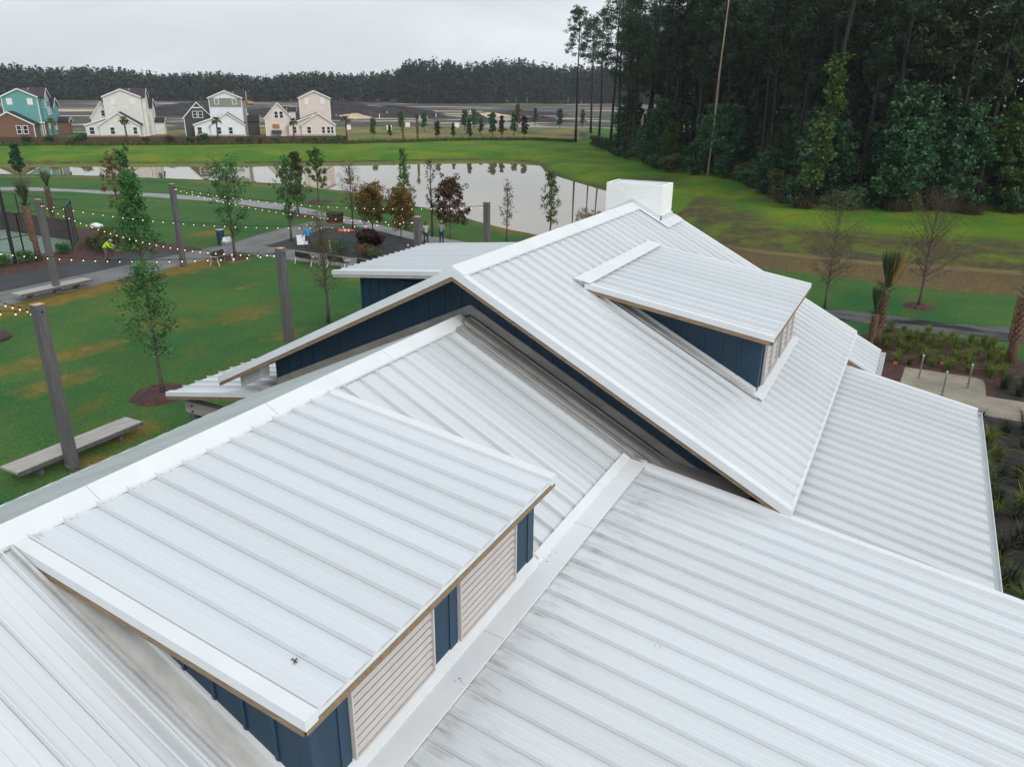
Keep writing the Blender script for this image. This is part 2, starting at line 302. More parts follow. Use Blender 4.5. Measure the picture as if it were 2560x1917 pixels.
# ---------------------------------------------------------------- geometry helpers
class MB:
    def __init__(s): s.V = []; s.F = []; s.n = 0
    def add(s, V, F):
        V = np.asarray(V, float).reshape(-1, 3); s.V.append(V); s.F += [tuple(i+s.n for i in f) for f in F]; s.n += len(V); return s
    def box(s, x0, x1, y0, y1, z0, z1):
        return s.add([(x0,y0,z0),(x1,y0,z0),(x1,y1,z0),(x0,y1,z0),(x0,y0,z1),(x1,y0,z1),(x1,y1,z1),(x0,y1,z1)],
                     [(0,3,2,1),(4,5,6,7),(0,1,5,4),(1,2,6,5),(2,3,7,6),(3,0,4,7)])
    def beam(s, x0, z0, x1, z1, y0, y1, a, b):
        """bar that runs along x from (x0,z0) to (x1,z1), between y0 and y1, its underside z+a and top z+b"""
        if x1 < x0: x0, z0, x1, z1 = x1, z1, x0, z0
        return s.add([(x0,y0,z0+a),(x1,y0,z1+a),(x1,y1,z1+a),(x0,y1,z0+a),(x0,y0,z0+b),(x1,y0,z1+b),(x1,y1,z1+b),(x0,y1,z0+b)],
                     [(0,3,2,1),(4,5,6,7),(0,1,5,4),(1,2,6,5),(2,3,7,6),(3,0,4,7)])
    def beamy(s, y0, z0, y1, z1, x0, x1, a, b):
        if y1 < y0: y0, z0, y1, z1 = y1, z1, y0, z0
        return s.add([(x0,y0,z0+a),(x1,y0,z0+a),(x1,y1,z1+a),(x0,y1,z1+a),(x0,y0,z0+b),(x1,y0,z0+b),(x1,y1,z1+b),(x0,y1,z1+b)],
                     [(0,3,2,1),(4,5,6,7),(0,1,5,4),(1,2,6,5),(2,3,7,6),(3,0,4,7)])
    def prism(s, poly, y0, y1):
        """(x,z) outline, anticlockwise seen from -y, extruded y0..y1"""
        n = len(poly)
        V = [(x, y0, z) for x, z in poly]+[(x, y1, z) for x, z in poly]
        F = [tuple(range(n)), tuple(reversed(range(n, 2*n)))]+[(i, i+n, (i+1) % n+n, (i+1) % n) for i in range(n)]
        return s.add(V, F)
    def prismx(s, poly, x0, x1):
        n = len(poly)
        V = [(x0, y, z) for y, z in poly]+[(x1, y, z) for y, z in poly]
        F = [tuple(range(n)), tuple(reversed(range(n, 2*n)))]+[(i, i+n, (i+1) % n+n, (i+1) % n) for i in range(n)]
        return s.add(V, F)
    def slab(s, poly, z0, z1):
        n = len(poly)
        V = [(x, y, z0) for x, y in poly]+[(x, y, z1) for x, y in poly]
        F = [tuple(reversed(range(n))), tuple(range(n, 2*n))]+[(i, (i+1) % n, (i+1) % n+n, i+n) for i in range(n)]
        return s.add(V, F)
    def tube(s, pts, rad, k=8, cap=True):
        pts = np.asarray(pts, float); m = len(pts)
        if np.isscalar(rad): rad = [rad]*m
        V = []; ref = None
        for i in range(m):
            d = pts[min(i+1, m-1)]-pts[max(i-1, 0)]; d = d/(np.linalg.norm(d)+1e-9)
            if ref is None:
                ref = np.cross(d, (0.31, 0.17, 0.93)); 
                if np.linalg.norm(ref) < 1e-3: ref = np.cross(d, (1, 0, 0))
            u = ref-d*(ref@d); u /= np.linalg.norm(u)+1e-9; ref = u; v = np.cross(d, u)
            for j in range(k):
                a = 2*math.pi*j/k; V.append(pts[i]+rad[i]*(math.cos(a)*u+math.sin(a)*v))
        F = [(i*k+j, i*k+(j+1) % k, (i+1)*k+(j+1) % k, (i+1)*k+j) for i in range(m-1) for j in range(k)]
        if cap: F += [tuple(reversed(range(k))), tuple(range((m-1)*k, m*k))]
        return s.add(V, F)
    def ball(s, c, r, k=8, m=6, sc=(1, 1, 1)):
        V = [(c[0], c[1], c[2]-r*sc[2])]
        for i in range(1, m):
            p = -math.pi/2+math.pi*i/m
            for j in range(k):
                a = 2*math.pi*j/k; V.append((c[0]+r*sc[0]*math.cos(p)*math.cos(a), c[1]+r*sc[1]*math.cos(p)*math.sin(a), c[2]+r*sc[2]*math.sin(p)))
        V.append((c[0], c[1], c[2]+r*sc[2])); e = len(V)-1
        F = [(0, 1+(j+1) % k, 1+j) for j in range(k)]
        for i in range(m-2):
            F += [(1+i*k+j, 1+i*k+(j+1) % k, 1+(i+1)*k+(j+1) % k, 1+(i+1)*k+j) for j in range(k)]
        b = 1+(m-2)*k; F += [(b+j, b+(j+1) % k, e) for j in range(k)]
        return s.add(V, F)
    def mesh(s, name, smooth=False):
        me = bpy.data.meshes.new(name)
        me.from_pydata([tuple(v) for v in np.concatenate(s.V)], [], s.F)
        if smooth: me.polygons.foreach_set('use_smooth', [True]*len(me.polygons))
        me.update(); return me
def quadmesh(name, V, mat=None):
    """V: (n,4,3) array, one quad each"""
    n = len(V); me = bpy.data.meshes.new(name)
    me.vertices.add(n*4); me.vertices.foreach_set('co', V.reshape(-1).astype(np.float32))
    me.loops.add(n*4); me.loops.foreach_set('vertex_index', np.arange(n*4, dtype=np.int32))
    me.polygons.add(n); me.polygons.foreach_set('loop_start', np.arange(0, n*4, 4, dtype=np.int32))
    me.update(calc_edges=True)
    return me
def obj(name, me, mat=None, parent=None, inv=None, loc=None, rot=None, label=None):
    if isinstance(me, MB): me = me.mesh(name)
    if mat is not None and len(me.materials) == 0: me.materials.append(M[mat] if isinstance(mat, str) else mat)
    o = bpy.data.objects.new(name, me); COL.objects.link(o)
    if parent is not None: o.parent = parent
    if inv is not None: o.matrix_parent_inverse = inv
    if loc is not None: o.location = loc
    if rot is not None: o.rotation_euler = rot
    if label: o['label'] = label
    return o
def tag(o, label, cat, group=None):
    o['label'] = label; o['category'] = cat
    if group: o['group'] = group
    return o
def thing(name, label, cat, loc=(0, 0, 0), rz=0, group=None, scale=1):
    o = bpy.data.objects.new(name, None); COL.objects.link(o); o.empty_display_size = 0.3
    o.location = loc; o.rotation_euler = (0, 0, rz); o.scale = (scale,)*3
    return tag(o, label, cat, group)
def struct(name, me, mat): o = obj(name, me, mat); o['kind'] = 'structure'; return o
def copy_thing(root, loc, rz, label, group=None, scale=1, tilt=(0, 0)):
    r = root.copy(); COL.objects.link(r); r.location = loc; r.rotation_euler = (tilt[0], tilt[1], rz); r.scale = (scale,)*3 if np.isscalar(scale) else scale
    r['label'] = label
    if group: r['group'] = group
    def rec(a, b):
        for ch in list(a.children):
            c = ch.copy(); COL.objects.link(c); c.parent = b; rec(ch, c)
    rec(root, r); return r
def sheet(name, poly, z, mat):
    return struct(name, MB().slab(poly, z-0.25, z), mat)

# ---------------------------------------------------------------- the setting
NEAR = [(-190,18),(-150,45),(-116.8,64.7),(-107.2,69.6),(-96.6,73.1),(-83.9,76.6),(-72.2,78.9),(-65.2,77.6),(-59.3,77),(-44.5,70.7),(-39.9,69),(-35.3,66.2),(-30.8,63.9),(-22,61),(-13,59.8),(-6.8,59.2),(-3.6,59.2),(0,58.5),(2.7,58.7),(7.1,59.9),(30,62),(90,66)]
FAR = [(90,84),(30,75),(8,71.4),(2.7,70.5),(-.4,69.6),(-4.8,69),(-11.1,69.3),(-13.7,69.6),(-16,70.6),(-17.4,72.8),(-22,80),(-31,93),(-39.1,101.7),(-44,105.8),(-50.5,112.2),(-56.5,119),(-63,130),(-68.5,134),(-74.8,134),(-85.5,123.7),(-98.4,111.1),(-109,102.1),(-131.6,87.1),(-141.3,78.9),(-175,55),(-215,30)]
POND = np.array(NEAR+FAR)
MIDX = np.array([(-215,22),(-140,65),(-110,85),(-75,105),(-60,100),(-40,85),(-20,67),(8,65),(90,76)], float)
def pond_dist(X, Y):
    P = np.stack([X.ravel(), Y.ravel()], 1); d = np.full(len(P), 1e9); inside = np.zeros(len(P), bool)
    for a, b in zip(POND, np.roll(POND, -1, 0)):
        ab = b-a; t = np.clip(((P-a)@ab)/(ab@ab), 0, 1); d = np.minimum(d, np.linalg.norm(P-a-t[:, None]*ab, axis=1))
        c = (a[1] > P[:, 1]) != (b[1] > P[:, 1])
        xi = a[0]+(P[:, 1]-a[1])*(b[0]-a[0])/((b[1]-a[1]) if abs(b[1]-a[1]) > 1e-9 else 1e-9)
        inside ^= c & (P[:, 0] < xi)
    return np.where(inside, -d, d).reshape(X.shape)
def sstep(a, b, x): t = np.clip((x-a)/(b-a), 0, 1); return t*t*(3-2*t)
def terrain(X, Y):
    d = pond_dist(X, Y); far = Y > np.interp(X, MIDX[:, 0], MIDX[:, 1])
    Wd = np.where(far, np.where(X < -70, 27., np.where(X < -30, 20., 14.)), 5.)
    up = np.where(far, 0.62*sstep(-.6, 4.2, d)+0.38*np.clip(d/Wd, 0, 1), sstep(0, 1, d/Wd))
    z = np.where(d > 0, -1.5+1.5*up, -1.5-0.9*np.clip(-d/6, 0, 1))
    lump = 0.10*np.sin(X*0.21+1.3*np.sin(Y*0.13))*np.cos(Y*0.17+X*0.05)
    z = z+np.where(far, lump*sstep(1, 6, d), 0)
    return z-0.02*(z > -0.02), d, far
gx = np.concatenate([[-6000, -2500, -1200, -600, -350], np.arange(-250, -135, 4.), np.arange(-135, 40, 0.75), np.arange(40, 120, 5.), [160, 300, 600, 1200, 3000]])
gy = np.concatenate([[-3000, -800, -200, -60], np.arange(-20, 0, 4.), np.arange(0, 175, 0.75), np.arange(175, 300, 6.), [340, 500, 800, 1500, 3000, 7000]])
GX, GY = np.meshgrid(gx, gy); GZ, GD, GF = terrain(GX, GY)
ny, nx = GX.shape
me = bpy.data.meshes.new('ground'); me.vertices.add(nx*ny)
me.vertices.foreach_set('co', np.stack([GX, GY, GZ], -1).reshape(-1).astype(np.float32))
ii = (np.arange(ny-1)[:, None]*nx+np.arange(nx-1)[None]).ravel()
Q = np.stack([ii, ii+1, ii+nx+1, ii+nx], 1).astype(np.int32)
me.loops.add(Q.size); me.loops.foreach_set('vertex_index', Q.ravel()); me.polygons.add(len(Q)); me.polygons.foreach_set('loop_start', np.arange(0, Q.size, 4, dtype=np.int32))
me.polygons.foreach_set('use_smooth', [True]*len(Q)); me.update(calc_edges=True)
dry = np.zeros(GX.shape)
def blob(cx, cy, rx, ry, a=0, v=1.0):
    global dry
    dx, dy = GX-cx, GY-cy; c, s_ = math.cos(a), math.sin(a); u, q = (dx*c+dy*s_)/rx, (-dx*s_+dy*c)/ry
    dry = np.maximum(dry, v*(1-sstep(0.35, 1.15, np.hypot(u, q))))
for b_ in [(-33.5,19.6,1.2,4.2,-.15,.8),(-30.5,17.4,1.0,2.6,.1,.75),(-33.5,25.2,1.6,1.6,0,.8),(-31.2,28.4,1.3,2.6,.3,.62),(-37.2,25.5,.6,1.0,0,.6),(-36,33,.8,1.6,0,.55),(-23.4,15.6,.9,1.6,0,1.),(-22.8,13.6,.6,1.2,0,1.1),
           (-31.5,38,1,1,0,.5),(-27,27.0,1.2,2.2,0,.5),(-49,56.3,5,.7,0,.6),(-30,60,8,3.4,-.3,.95),(-52,45,2.2,2.6,0,.75),(-57,72,10,2.4,-.2,.8),(-75,70.8,14,1.6,.15,.85),(-100,65,18,1.5,.5,.85),(-5,55.5,4,1.2,.1,.6)]: blob(*b_)
edge = np.where((GX > -44.4) & (GX < -41.0) & (GY > 5) & (GY < 39.5), 1-sstep(-42.6, -41.2, GX), 0); dry = np.maximum(dry, edge*1.0)
bankg = np.where((GD < 40) & GF, 1.0, 0)*sstep(0, 1.5, GD)
bankg = np.maximum(bankg, np.where(GX > -25, sstep(75, 80, GY)*0.9, 0)); bankg = np.maximum(bankg, sstep(150, 170, GY)*0.4)
weed = np.where(GF & (GX > -24), sstep(-.5, .6, GD)*(1-sstep(4.5, 9.5, GD)), 0)*0.95
weed = np.maximum(weed, np.where(np.abs(GD) < 0.8, 0.9, 0))
weed = np.maximum(weed, np.clip(1.2-np.hypot((GX+34)/5.0, (GY-104)/9.0), 0, .9)*(GD > 2)); weed = np.maximum(weed, np.clip(1.1-np.hypot((GX+131)/3, (GY-96)/2.0), 0, .8))
under = np.clip(1.1-np.hypot((GX+16)/3.2, (GY-93)/3.0), 0, 1); weed = np.maximum(weed, under)
vc = me.color_attributes.new('mask', 'FLOAT_COLOR', 'POINT')
vc.data.foreach_set('color', np.stack([dry, bankg, weed, np.ones_like(dry)], -1).reshape(-1).astype(np.float32))
struct('ground', me, 'ground')
wp = [(x*1.0, y*1.0) for x, y in POND]
c = POND.mean(0)
def grow(P, k):
    out_ = []
    n = len(P)
    for i in range(n):
        a, b = P[i-1], P[(i+1) % n]; t = b-a; nrm = np.array([t[1], -t[0]])/np.linalg.norm(t); out_.append(tuple(P[i]+nrm*k))
    return out_
me = bpy.data.meshes.new('pond_water'); pw = grow(POND, 0.8); me.from_pydata([(x, y, -1.5) for x, y in pw], [], [tuple(range(len(pw)))])
me.update(); struct('pond_water', me, 'water')

PATH = [(-150,20),(-120,38),(-96.9,53.5),(-94.1,55.2),(-83.9,57.8),(-78.1,59),(-75.1,59.7),(-69.3,60.2),(-62.9,60.6),(-58.7,60.4),(-54.5,59.4),(-52,58.5),(-49.2,57.8),(-46.5,56.7),(-41.9,55),(-36.2,53.1),(-30,52.0),(-20,51.5),(-8,51.5),
        (-8,49.6),(-20,49.6),(-30,50.2),(-36.6,51.2),(-42.3,53.2),(-45,54.2),(-48.7,54.8),(-51.1,56.2),(-56.4,57.4),(-60,57.6),(-67.5,58.1),(-72,57.5),(-78,56.7),(-86.7,55.2),(-92,53.1),(-96,50.6),(-118,35.6),(-148,17.8)]
sheet('concrete_path', PATH, 0.012, 'path')
sheet('promenade_paving', [(-47.35,2),(-44.15,2),(-44.15,40.2),(-20,40.2),(-20,43),(-44.3,43),(-45.3,49.4),(-45.5,54),(-49.2,54.5),(-48.3,47),(-47.4,43)], 0.018, 'walk')
sheet('planting_bed_soil', [(-44.3,43.0),(-39.7,43.05),(-34.2,43.0),(-33.9,44.7),(-33.6,47),(-33.2,49.4),(-35.9,50.9),(-40.5,52.6),(-44,53.0),(-45.1,51.7),(-45.2,49.6),(-44.6,47)], 0.03, 'bedsoil')
sheet('dark_asphalt_strip', [(-51.2,2),(-47.4,2),(-47.4,37.6),(-48.6,37.5),(-50,36.6),(-51,33.7),(-50.9,30),(-51.3,27)], 0.022, 'asphalt')
sheet('mulch_bed', [(-55.3,4),(-51.2,4),(-51.3,27),(-50.9,30),(-51,33.7),(-50,36.6),(-48.6,37.5),(-47.45,37.8),(-47.6,39.9),(-53,40.2),(-57,39.6),(-59.8,40.9),(-64.2,40.9),(-63,38.6),(-58.6,37.6),(-55.4,35)], 0.020, 'mulch')
sheet('sport_court', [(-80,8),(-55.35,8),(-55.35,34.7),(-58.4,36.9),(-80,36.9)], 0.024, 'court')
sheet('mulch_strip', [(-33.2,49.9),(-30,50.1),(-22,49.5),(-22,48.3),(-30,48.6),(-32.9,48.9)], 0.028, 'mulch')
sheet('wet_asphalt_path', [(-14,43.8),(-2.8,43.65),(-.8,43.6),(2.3,43.1),(5.7,43.9),(40,46.5),(40,49),(5.9,46.7),(2,45.8),(-.9,45.9),(-4,45.7),(-14,46)], 0.012, 'wet')
sheet('grass_bed_mulch', [(-2.2,40),(-1.4,41.6),(-.5,43.3),(2.5,42.9),(3.3,41.9),(4.8,41),(6.2,39.8),(9,38),(9,30),(-1,30)], 0.016, 'mulch')
sheet('concrete_pad', [(.6,36.9),(3.35,36.9),(3.62,36.7),(3.7,36.2),(3.68,34.62),(12,34.7),(12,32.3),(.4,32.3)], 0.03, 'padc')
sheet('dark_mulch_bed', [(-1,-4),(12,-4),(12,32.2),(-1,32.2)], 0.022, 'mulchdark')
sheet('dark_planting_soil', [(4.0,34.8),(12,34.9),(12,38.2),(7,38.4),(4.6,37.6)], 0.026, 'mulchdark')
# far side: rough lots, stripped building site, gravel road, heaps
def tz(x, y): return float(terrain(np.array([[x]], float), np.array([[y]], float))[0][0, 0])
sheet('rough_grass_lots', [(-114,139.5),(-104,150),(-96,164),(-84,174),(-75,176),(-95,240),(-125,218),(-150,200),(-185,160),(-175,135),(-150,110)], 0.03, 'lots')
sheet('building_site_soil', [(-700,-100),(-186,95),(-184,158),(-151,201),(-126,219),(-96,241),(-60,300),(-120,760),(-420,700),(-900,300)], 0.04, 'field')
sheet('site_gravel_road', [(-128,222),(-118,228),(-125,262),(-150,290),(-190,300),(-240,290),(-243,284),(-195,291),(-160,279),(-141,256)], 0.06, 'gravelroad')
sheet('lot_road', [(-127,219.5),(-99,240),(-62,232),(-62,228),(-98,233),(-122,213)], 0.05, 'gravelroad')
for i, (x, y, rx, ry, a) in enumerate([(-172,232,16,3.2,.75),(-205,262,20,3.5,.75),(-225,210,26,3.0,.8),(-262,282,30,5,.75),(-236,330,46,6,.72),(-330,240,34,5,.8),(-180,330,34,6,.7),(-155,262,12,2.6,.75),(-290,190,30,4,.85),(-178,178,9,2.2,.75),(-140,290,22,5,.7)]):
    n_ = 18; rng = np.random.default_rng(40+i)
    sheet('sand_patch', [(x+math.cos(a+.0)*rx*math.cos(k*2*math.pi/n_)*(1+.25*rng.uniform(-1,1))-math.sin(a)*ry*math.sin(k*2*math.pi/n_)*(1+.3*rng.uniform(-1,1)), y+math.sin(a)*rx*math.cos(k*2*math.pi/n_)+math.cos(a)*ry*math.sin(k*2*math.pi/n_)) for k in range(n_)], 0.07+0.004*i, 'sand')
def heap(name, x, y, rx, ry, h, a, mat, label, seed, cat='soil heap'):
    rng = np.random.default_rng(seed); n, k = 9, 22; V = []; 
    ph = rng.uniform(0, 6.28, 6)
    for i in range(n):
        r = 1-i/(n-1)
        for j in range(k):
            t = 2*math.pi*j/k; rr = r*(1+.16*math.sin(2*t+ph[0])+.12*math.sin(3*t+ph[1])+.06*math.sin(7*t+ph[2]))
            u, v = rx*rr*math.cos(t), ry*rr*math.sin(t)
            z = h*(1-r**1.6)*(1+.22*math.sin(3*t+ph[3]+i)+.1*math.sin(5*t+ph[4]*i))
            V.append((u*math.cos(a)-v*math.sin(a), u*math.sin(a)+v*math.cos(a), max(z, 0)-.08*(i == 0)))
    F = [(i*k+j, i*k+(j+1) % k, (i+1)*k+(j+1) % k, (i+1)*k+j) for i in range(n-1) for j in range(k)]+[tuple(range((n-1)*k, n*k))]
    o = obj(name, MB().add(V, F).mesh(name, True), mat, loc=(x, y, 0)); return tag(o, label, cat, 'heaps on the building site')
heap('soil_heap', -222, 262, 22, 5, 3.4, .7, 'soil', 'long dark soil heap beyond the beige house', 1)
heap('soil_heap', -252, 300, 26, 7, 4.2, .75, 'soil', 'tall dark soil heap right of the beige house near the forest', 2)
heap('soil_heap', -212, 290, 20, 5, 3.0, .7, 'soil', 'dark soil heap left of the far dense pine block', 3)
heap('soil_heap', -196, 242, 9, 3, 1.6, .8, 'sand', 'small pale sand heap behind the beige house', 4, 'sand heap')
heap('soil_heap', -143, 243, 7, 4, 2.6, .4, 'soil', 'black soil heap beside the gravel road bend', 5)
heap('soil_heap', -345, 190, 22, 6, 2.2, .75, 'soil', 'low dark soil heap between the teal and pale grey houses', 6)
heap('soil_heap', -170, 300, 12, 4, 1.3, .7, 'sand', 'pale sand heap in front of the far dense pine block', 7, 'sand heap')

# ---------------------------------------------------------------- the clubhouse
CL = (-8.4, 14.0, 0.0); CINV = Matrix.Translation((-CL[0], -CL[1], -CL[2]))
club = thing('clubhouse', 'white standing-seam metal roofed clubhouse with navy walls and shed dormers in the foreground', 'building', CL)
def cpart(name, mb, mat, label=None): return obj(name, mb, mat, club, CINV, label=label)
PANEL = {}
def panel_mesh(L, wd, mat, sh=0.066, sw=0.030):
    key = (round(L, 3), round(wd, 3), mat, sh)
    if key in PANEL: return PANEL[key]
    prof = [(0, 0), (0.010, sh), (sw, sh), (sw+0.008, 0.0)]
    w0 = sw+0.008; bow = lambda y: 0.011*4*((y-w0)/(wd-w0))*(1-(y-w0)/(wd-w0))
    for q in (0.14, 0.36, 0.52, 0.68, 0.88):
        yc = wd*q
        if q in (0.36, 0.68): prof += [(yc-0.018, bow(yc-.018)), (yc-0.010, bow(yc)+0.005), (yc+0.010, bow(yc)+0.005), (yc+0.018, bow(yc+.018))]
        else: prof += [(yc, bow(yc))]
    prof += [(wd-0.003, 0)]
    n = len(prof); V = [(0, y, z) for y, z in prof]+[(L, y, z) for y, z in prof]
    F = [(i, i+n, i+1+n, i+1) for i in range(n-1)]
    F += [(n, n+3, n+2, n+1), (0, 1, 2, 3)]
    V += [(L, 0.0, -0.03), (L, wd-0.003, -0.03)]; F += [(2*n-1, n+3, 2*n, 2*n+1), (n, 2*n, n+3)]
    m_ = MB().add(V, F).mesh('panel'); m_.materials.append(M[mat]); PANEL[key] = m_; return m_
def seam_roof(part, t0, z0, t1, z1, s0, s1, width, mat='roof', phase=0.0, sh=0.066):
    """panels running from the high edge (t0,z0) to the low edge (t1,z1), laid side by side along s"""
    L = math.hypot(t1-t0, z1-z0); ang = math.atan2(z0-z1, abs(t1-t0)); n = max(1, round((s1-s0)/width)); wd = (s1-s0)/n
    m_ = panel_mesh(L, wd, mat, sh)
    for i in range(n):
        o = bpy.data.objects.new('panel', m_); COL.objects.link(o); o.parent = part
        if t1 > t0: o.location = (t0, s0+i*wd, z0); o.rotation_euler = (0, ang, 0)
        else: o.location = (t0, s0+(i+1)*wd, z0); o.rotation_euler = (0, ang, math.pi)
SLP = 0.508
# wide low gable: right slope, left slope
NT, NZ = -8.60, 6.83
def zN(t): return NZ-SLP*(t-NT)
nr = cpart('gable_roof', MB().beam(NT, NZ, -4.28, zN(-4.28), -6, 14.03, -0.20, -0.012), 'tan')
seam_roof(nr, NT+.05, zN(NT+.05), -4.28, zN(-4.28), -5.7, 14.02, 0.45)
LZ = NZ-0.475*6.0
nl = cpart('gable_roof', MB().beam(NT-6.0, LZ, NT, NZ-.02, -6, 14.03, -0.20, -0.012), 'tan')
seam_roof(nl, NT-.05, NZ-.02-.025, NT-6.0, LZ, -5.7, 14.02, 0.45)
mb = MB()
mb.beam(NT, NZ+.085, NT+.26, zN(NT+.26)+.072, -6, 13.86, -.03, .012); mb.beam(NT-.24, NZ-.02-.475*.24+.072, NT, NZ+.085, -6, 13.86, -.03, .012)
obj('ridge_cap', mb, 'trim', nr)
mb = MB(); mb.box(NT-6.06, NT-6.0, -6, 14.03, LZ-.2, LZ+.03); obj('eave_trim', mb, 'trim', nl)
for q_ in (-2.0, 1.9, 4.95, 8.0, 11.0): obj('cap_joint', MB().beam(NT, NZ+.085, NT+.26, zN(NT+.26)+.072, q_, q_+.012, .012, .0155), 'flash', nr)
# transition flashing and the low-sloped roof in front
L0T, L0Z, LS = -4.28, 4.63, 0.14
def zL(t): return L0Z-LS*(t-L0T)
lr = cpart('porch_roof', MB().beam(-4.28, zL(-4.28), 5.2, zL(5.2), -6, 13.25, -0.22, -0.012), 'tan')
seam_roof(lr, -4.0, zL(-4.0), 5.2, zL(5.2), -5.8, 13.2, 0.45, 'roof_stained')
mb = MB(); mb.beam(-4.30, zL(-4.30)+.05, -3.95, zL(-3.95)+.068, -6, 13.36, -.02, .012); tf_ = obj('transition_flashing', mb, 'trim', lr)
for q_ in (0.4, 3.5, 7.35, 10.5): obj('cap_joint', MB().beam(-4.30, zL(-4.30)+.05, -3.95, zL(-3.95)+.068, q_, q_+.012, .012, .0155), 'flash', tf_)
mb = MB(); mb.beam(-4.42, zN(-4.42)+.07, -4.28, zL(-4.28)+.068, -6, 13.36, -.02, .014); obj('transition_flashing', mb, 'trim', lr)
mb = MB(); mb.beam(-3.95, zL(-3.95), 5.24, zL(5.24), 13.17, 13.32, -.20, .075); obj('rake_trim', mb, 'trim', lr)
# high gable roof
UT, UZ, US0, US1 = -8.415, 8.04, 13.28, 25.95
def zU(t): return UZ-SLP*abs(t-UT)
ur = cpart('gable_roof', MB().beam(UT, UZ, -1.155, zU(-1.155), US0, US1, -0.20, -0.012), 'tan')
seam_roof(ur, UT+.06, zU(UT+.06), -1.155, zU(-1.155), US0+.14, US1-.14, 0.45)
ul = cpart('gable_roof', MB().beam(-15.85, zU(-15.85), UT, UZ, US0, US1, -0.20, -0.012), 'tan')
seam_roof(ul, UT-.06, zU(UT-.06), -15.85, zU(-15.85), US0+.14, US1-.14, 0.45)
mb = MB(); mb.beam(UT, UZ+.085, UT+.30, zU(UT+.30)+.074, US0-.03, 24.36, -.03, .012); mb.beam(UT-.30, zU(UT-.30)+.074, UT, UZ+.085, US0-.03, 24.36, -.03, .012); obj('ridge_cap', mb, 'trim', ur)
for q_ in (16.4, 19.5, 22.5): obj('cap_joint', MB().beam(UT, UZ+.085, UT+.30, zU(UT+.30)+.074, q_, q_+.012, .012, .0155), 'flash', ur)
for part, a, za, b, zb in ((ur, UT, UZ, -1.13, zU(-1.13)), (ul, -15.88, zU(-15.88), UT, UZ)):
    mb = MB(); mb.beam(a, za, b, zb, US0-.04, US0+.02, -.13, .055); mb.beam(a, za, b, zb, US0+.02, US0+.15, .028, .055); obj('rake_trim', mb, 'trim', part)
    mb = MB(); mb.beam(a, za, b, zb, US1-.15, US1+.04, -.13, .06); obj('rake_trim', mb, 'trim', part)
    mb = MB(); mb.beam(a, za, b, zb, US0-.015, US0+.03, -.23, -.13); obj('fascia', mb, 'tan', part)
mb = MB(); mb.beam(-1.17, zU(-1.17), -1.12, zU(-1.12), US0+.02, US1, -.14, .02); obj('eave_trim', mb, 'trim', ur)
mb = MB(); mb.beam(-15.35, zU(-15.35), -14.55, zU(-14.55), US0+.25, US0+.55, -.52, -.21); obj('eave_return', mb, 'flash', ul)
# far lower patch continuing the high slope, with gutter
fr = cpart('eave_roof', MB().beam(-1.30, zU(-1.30)-.10, -.34, zU(-.34)-.10, 23.35, 25.98, -0.16, -0.012), 'tan')
seam_roof(fr, -1.30, zU(-1.30)-.10, -.34, zU(-.34)-.10, 23.36, 25.85, 0.42)
mb = MB(); mb.beam(-1.30, zU(-1.3)-.10, -.34, zU(-.34)-.10, 25.85, 25.99, -.1, .06); obj('rake_trim', mb, 'trim', fr)
def gutter(part, t, z, s0, s1, sgn=1):
    mb = MB(); a, b = (t, t+.13*sgn)
    mb.box(min(a, b), max(a, b), s0, s1, z-.13, z-.115); x = b; mb.box(min(x, x-.012*sgn), max(x, x-.012*sgn), s0, s1, z-.114, z-.01)
    mb.box(min(a, a+.01*sgn), max(a, a+.01*sgn), s0, s1, z-.114, z-.03); mb.box(min(a, b), max(a, b), s0-.012, s0-.001, z-.13, z-.01); mb.box(min(a, b), max(a, b), s1+.001, s1+.012, z-.13, z-.01)
    return obj('gutter', mb, 'trim', part)
gutter(fr, -.32, zU(-.34)-.11, 23.4, 25.98)
# side low-sloped roof with gutter
MS = 0.187
def zM(t): return 4.60-MS*(t+4.28)
mr = cpart('porch_roof', MB().beam(-1.75, zM(-1.75), 2.32, zM(2.32), 13.45, 23.3, -0.20, -0.012), 'tan')
seam_roof(mr, -1.75, zM(-1.75), 2.34, zM(2.34), 13.45, 23.16, 0.44, 'roof_grimy')
mb = MB(); mb.beam(-1.5, zM(-1.5), 2.36, zM(2.36), 23.16, 23.33, -.16, .065); obj('rake_trim', mb, 'trim', mr)
gutter(mr, 2.35, zM(2.34)-.02, 13.45, 23.25)
# left lower roofs
pr = cpart('porch_roof', MB().beam(-18.3, 3.27, -14.3, 4.02, 13.42, 16.8, -0.14, -0.012), 'tan')
seam_roof(pr, -14.32, 4.016, -18.3, 3.27, 13.55, 16.7, 0.42)
mb = MB(); mb.beam(-18.32, 3.266, -14.3, 4.02, 13.38, 13.56, -.07, .06); obj('rake_trim', mb, 'trim', pr)
mb = MB(); mb.beam(-18.30, 3.268, -14.3, 4.02, 13.40, 13.44, -.17, -.07); obj('fascia', mb, 'tan', pr)
mb = MB(); mb.box(-17.95, -17.68, 13.75, 14.02, 0, 2.62); obj('porch_post', mb, 'timber', club, CINV)
mb = MB(); mb.box(-18.05, -14.4, 13.76, 14.01, 2.62, 2.98); bm_ = obj('porch_beam', mb, 'beamw', club, CINV)
for zz in (2.70, 2.88):
    mb = MB().tube([(-17.75, 13.735, zz), (-17.75, 13.77, zz)], .032, 10); obj('bolt', mb, 'black', bm_)
mb = MB(); mb.box(-17.95, -17.68, 16.4, 16.67, 0, 2.9); obj('porch_post', mb, 'timber', club, CINV)
kr = cpart('porch_roof', MB().beam(-21.5, 4.28, -14.2, 5.05, 24.55, 31.6, -0.16, -0.012), 'tan')
seam_roof(kr, -14.2, 5.05, -21.5, 4.28, 24.7, 31.5, 0.43)
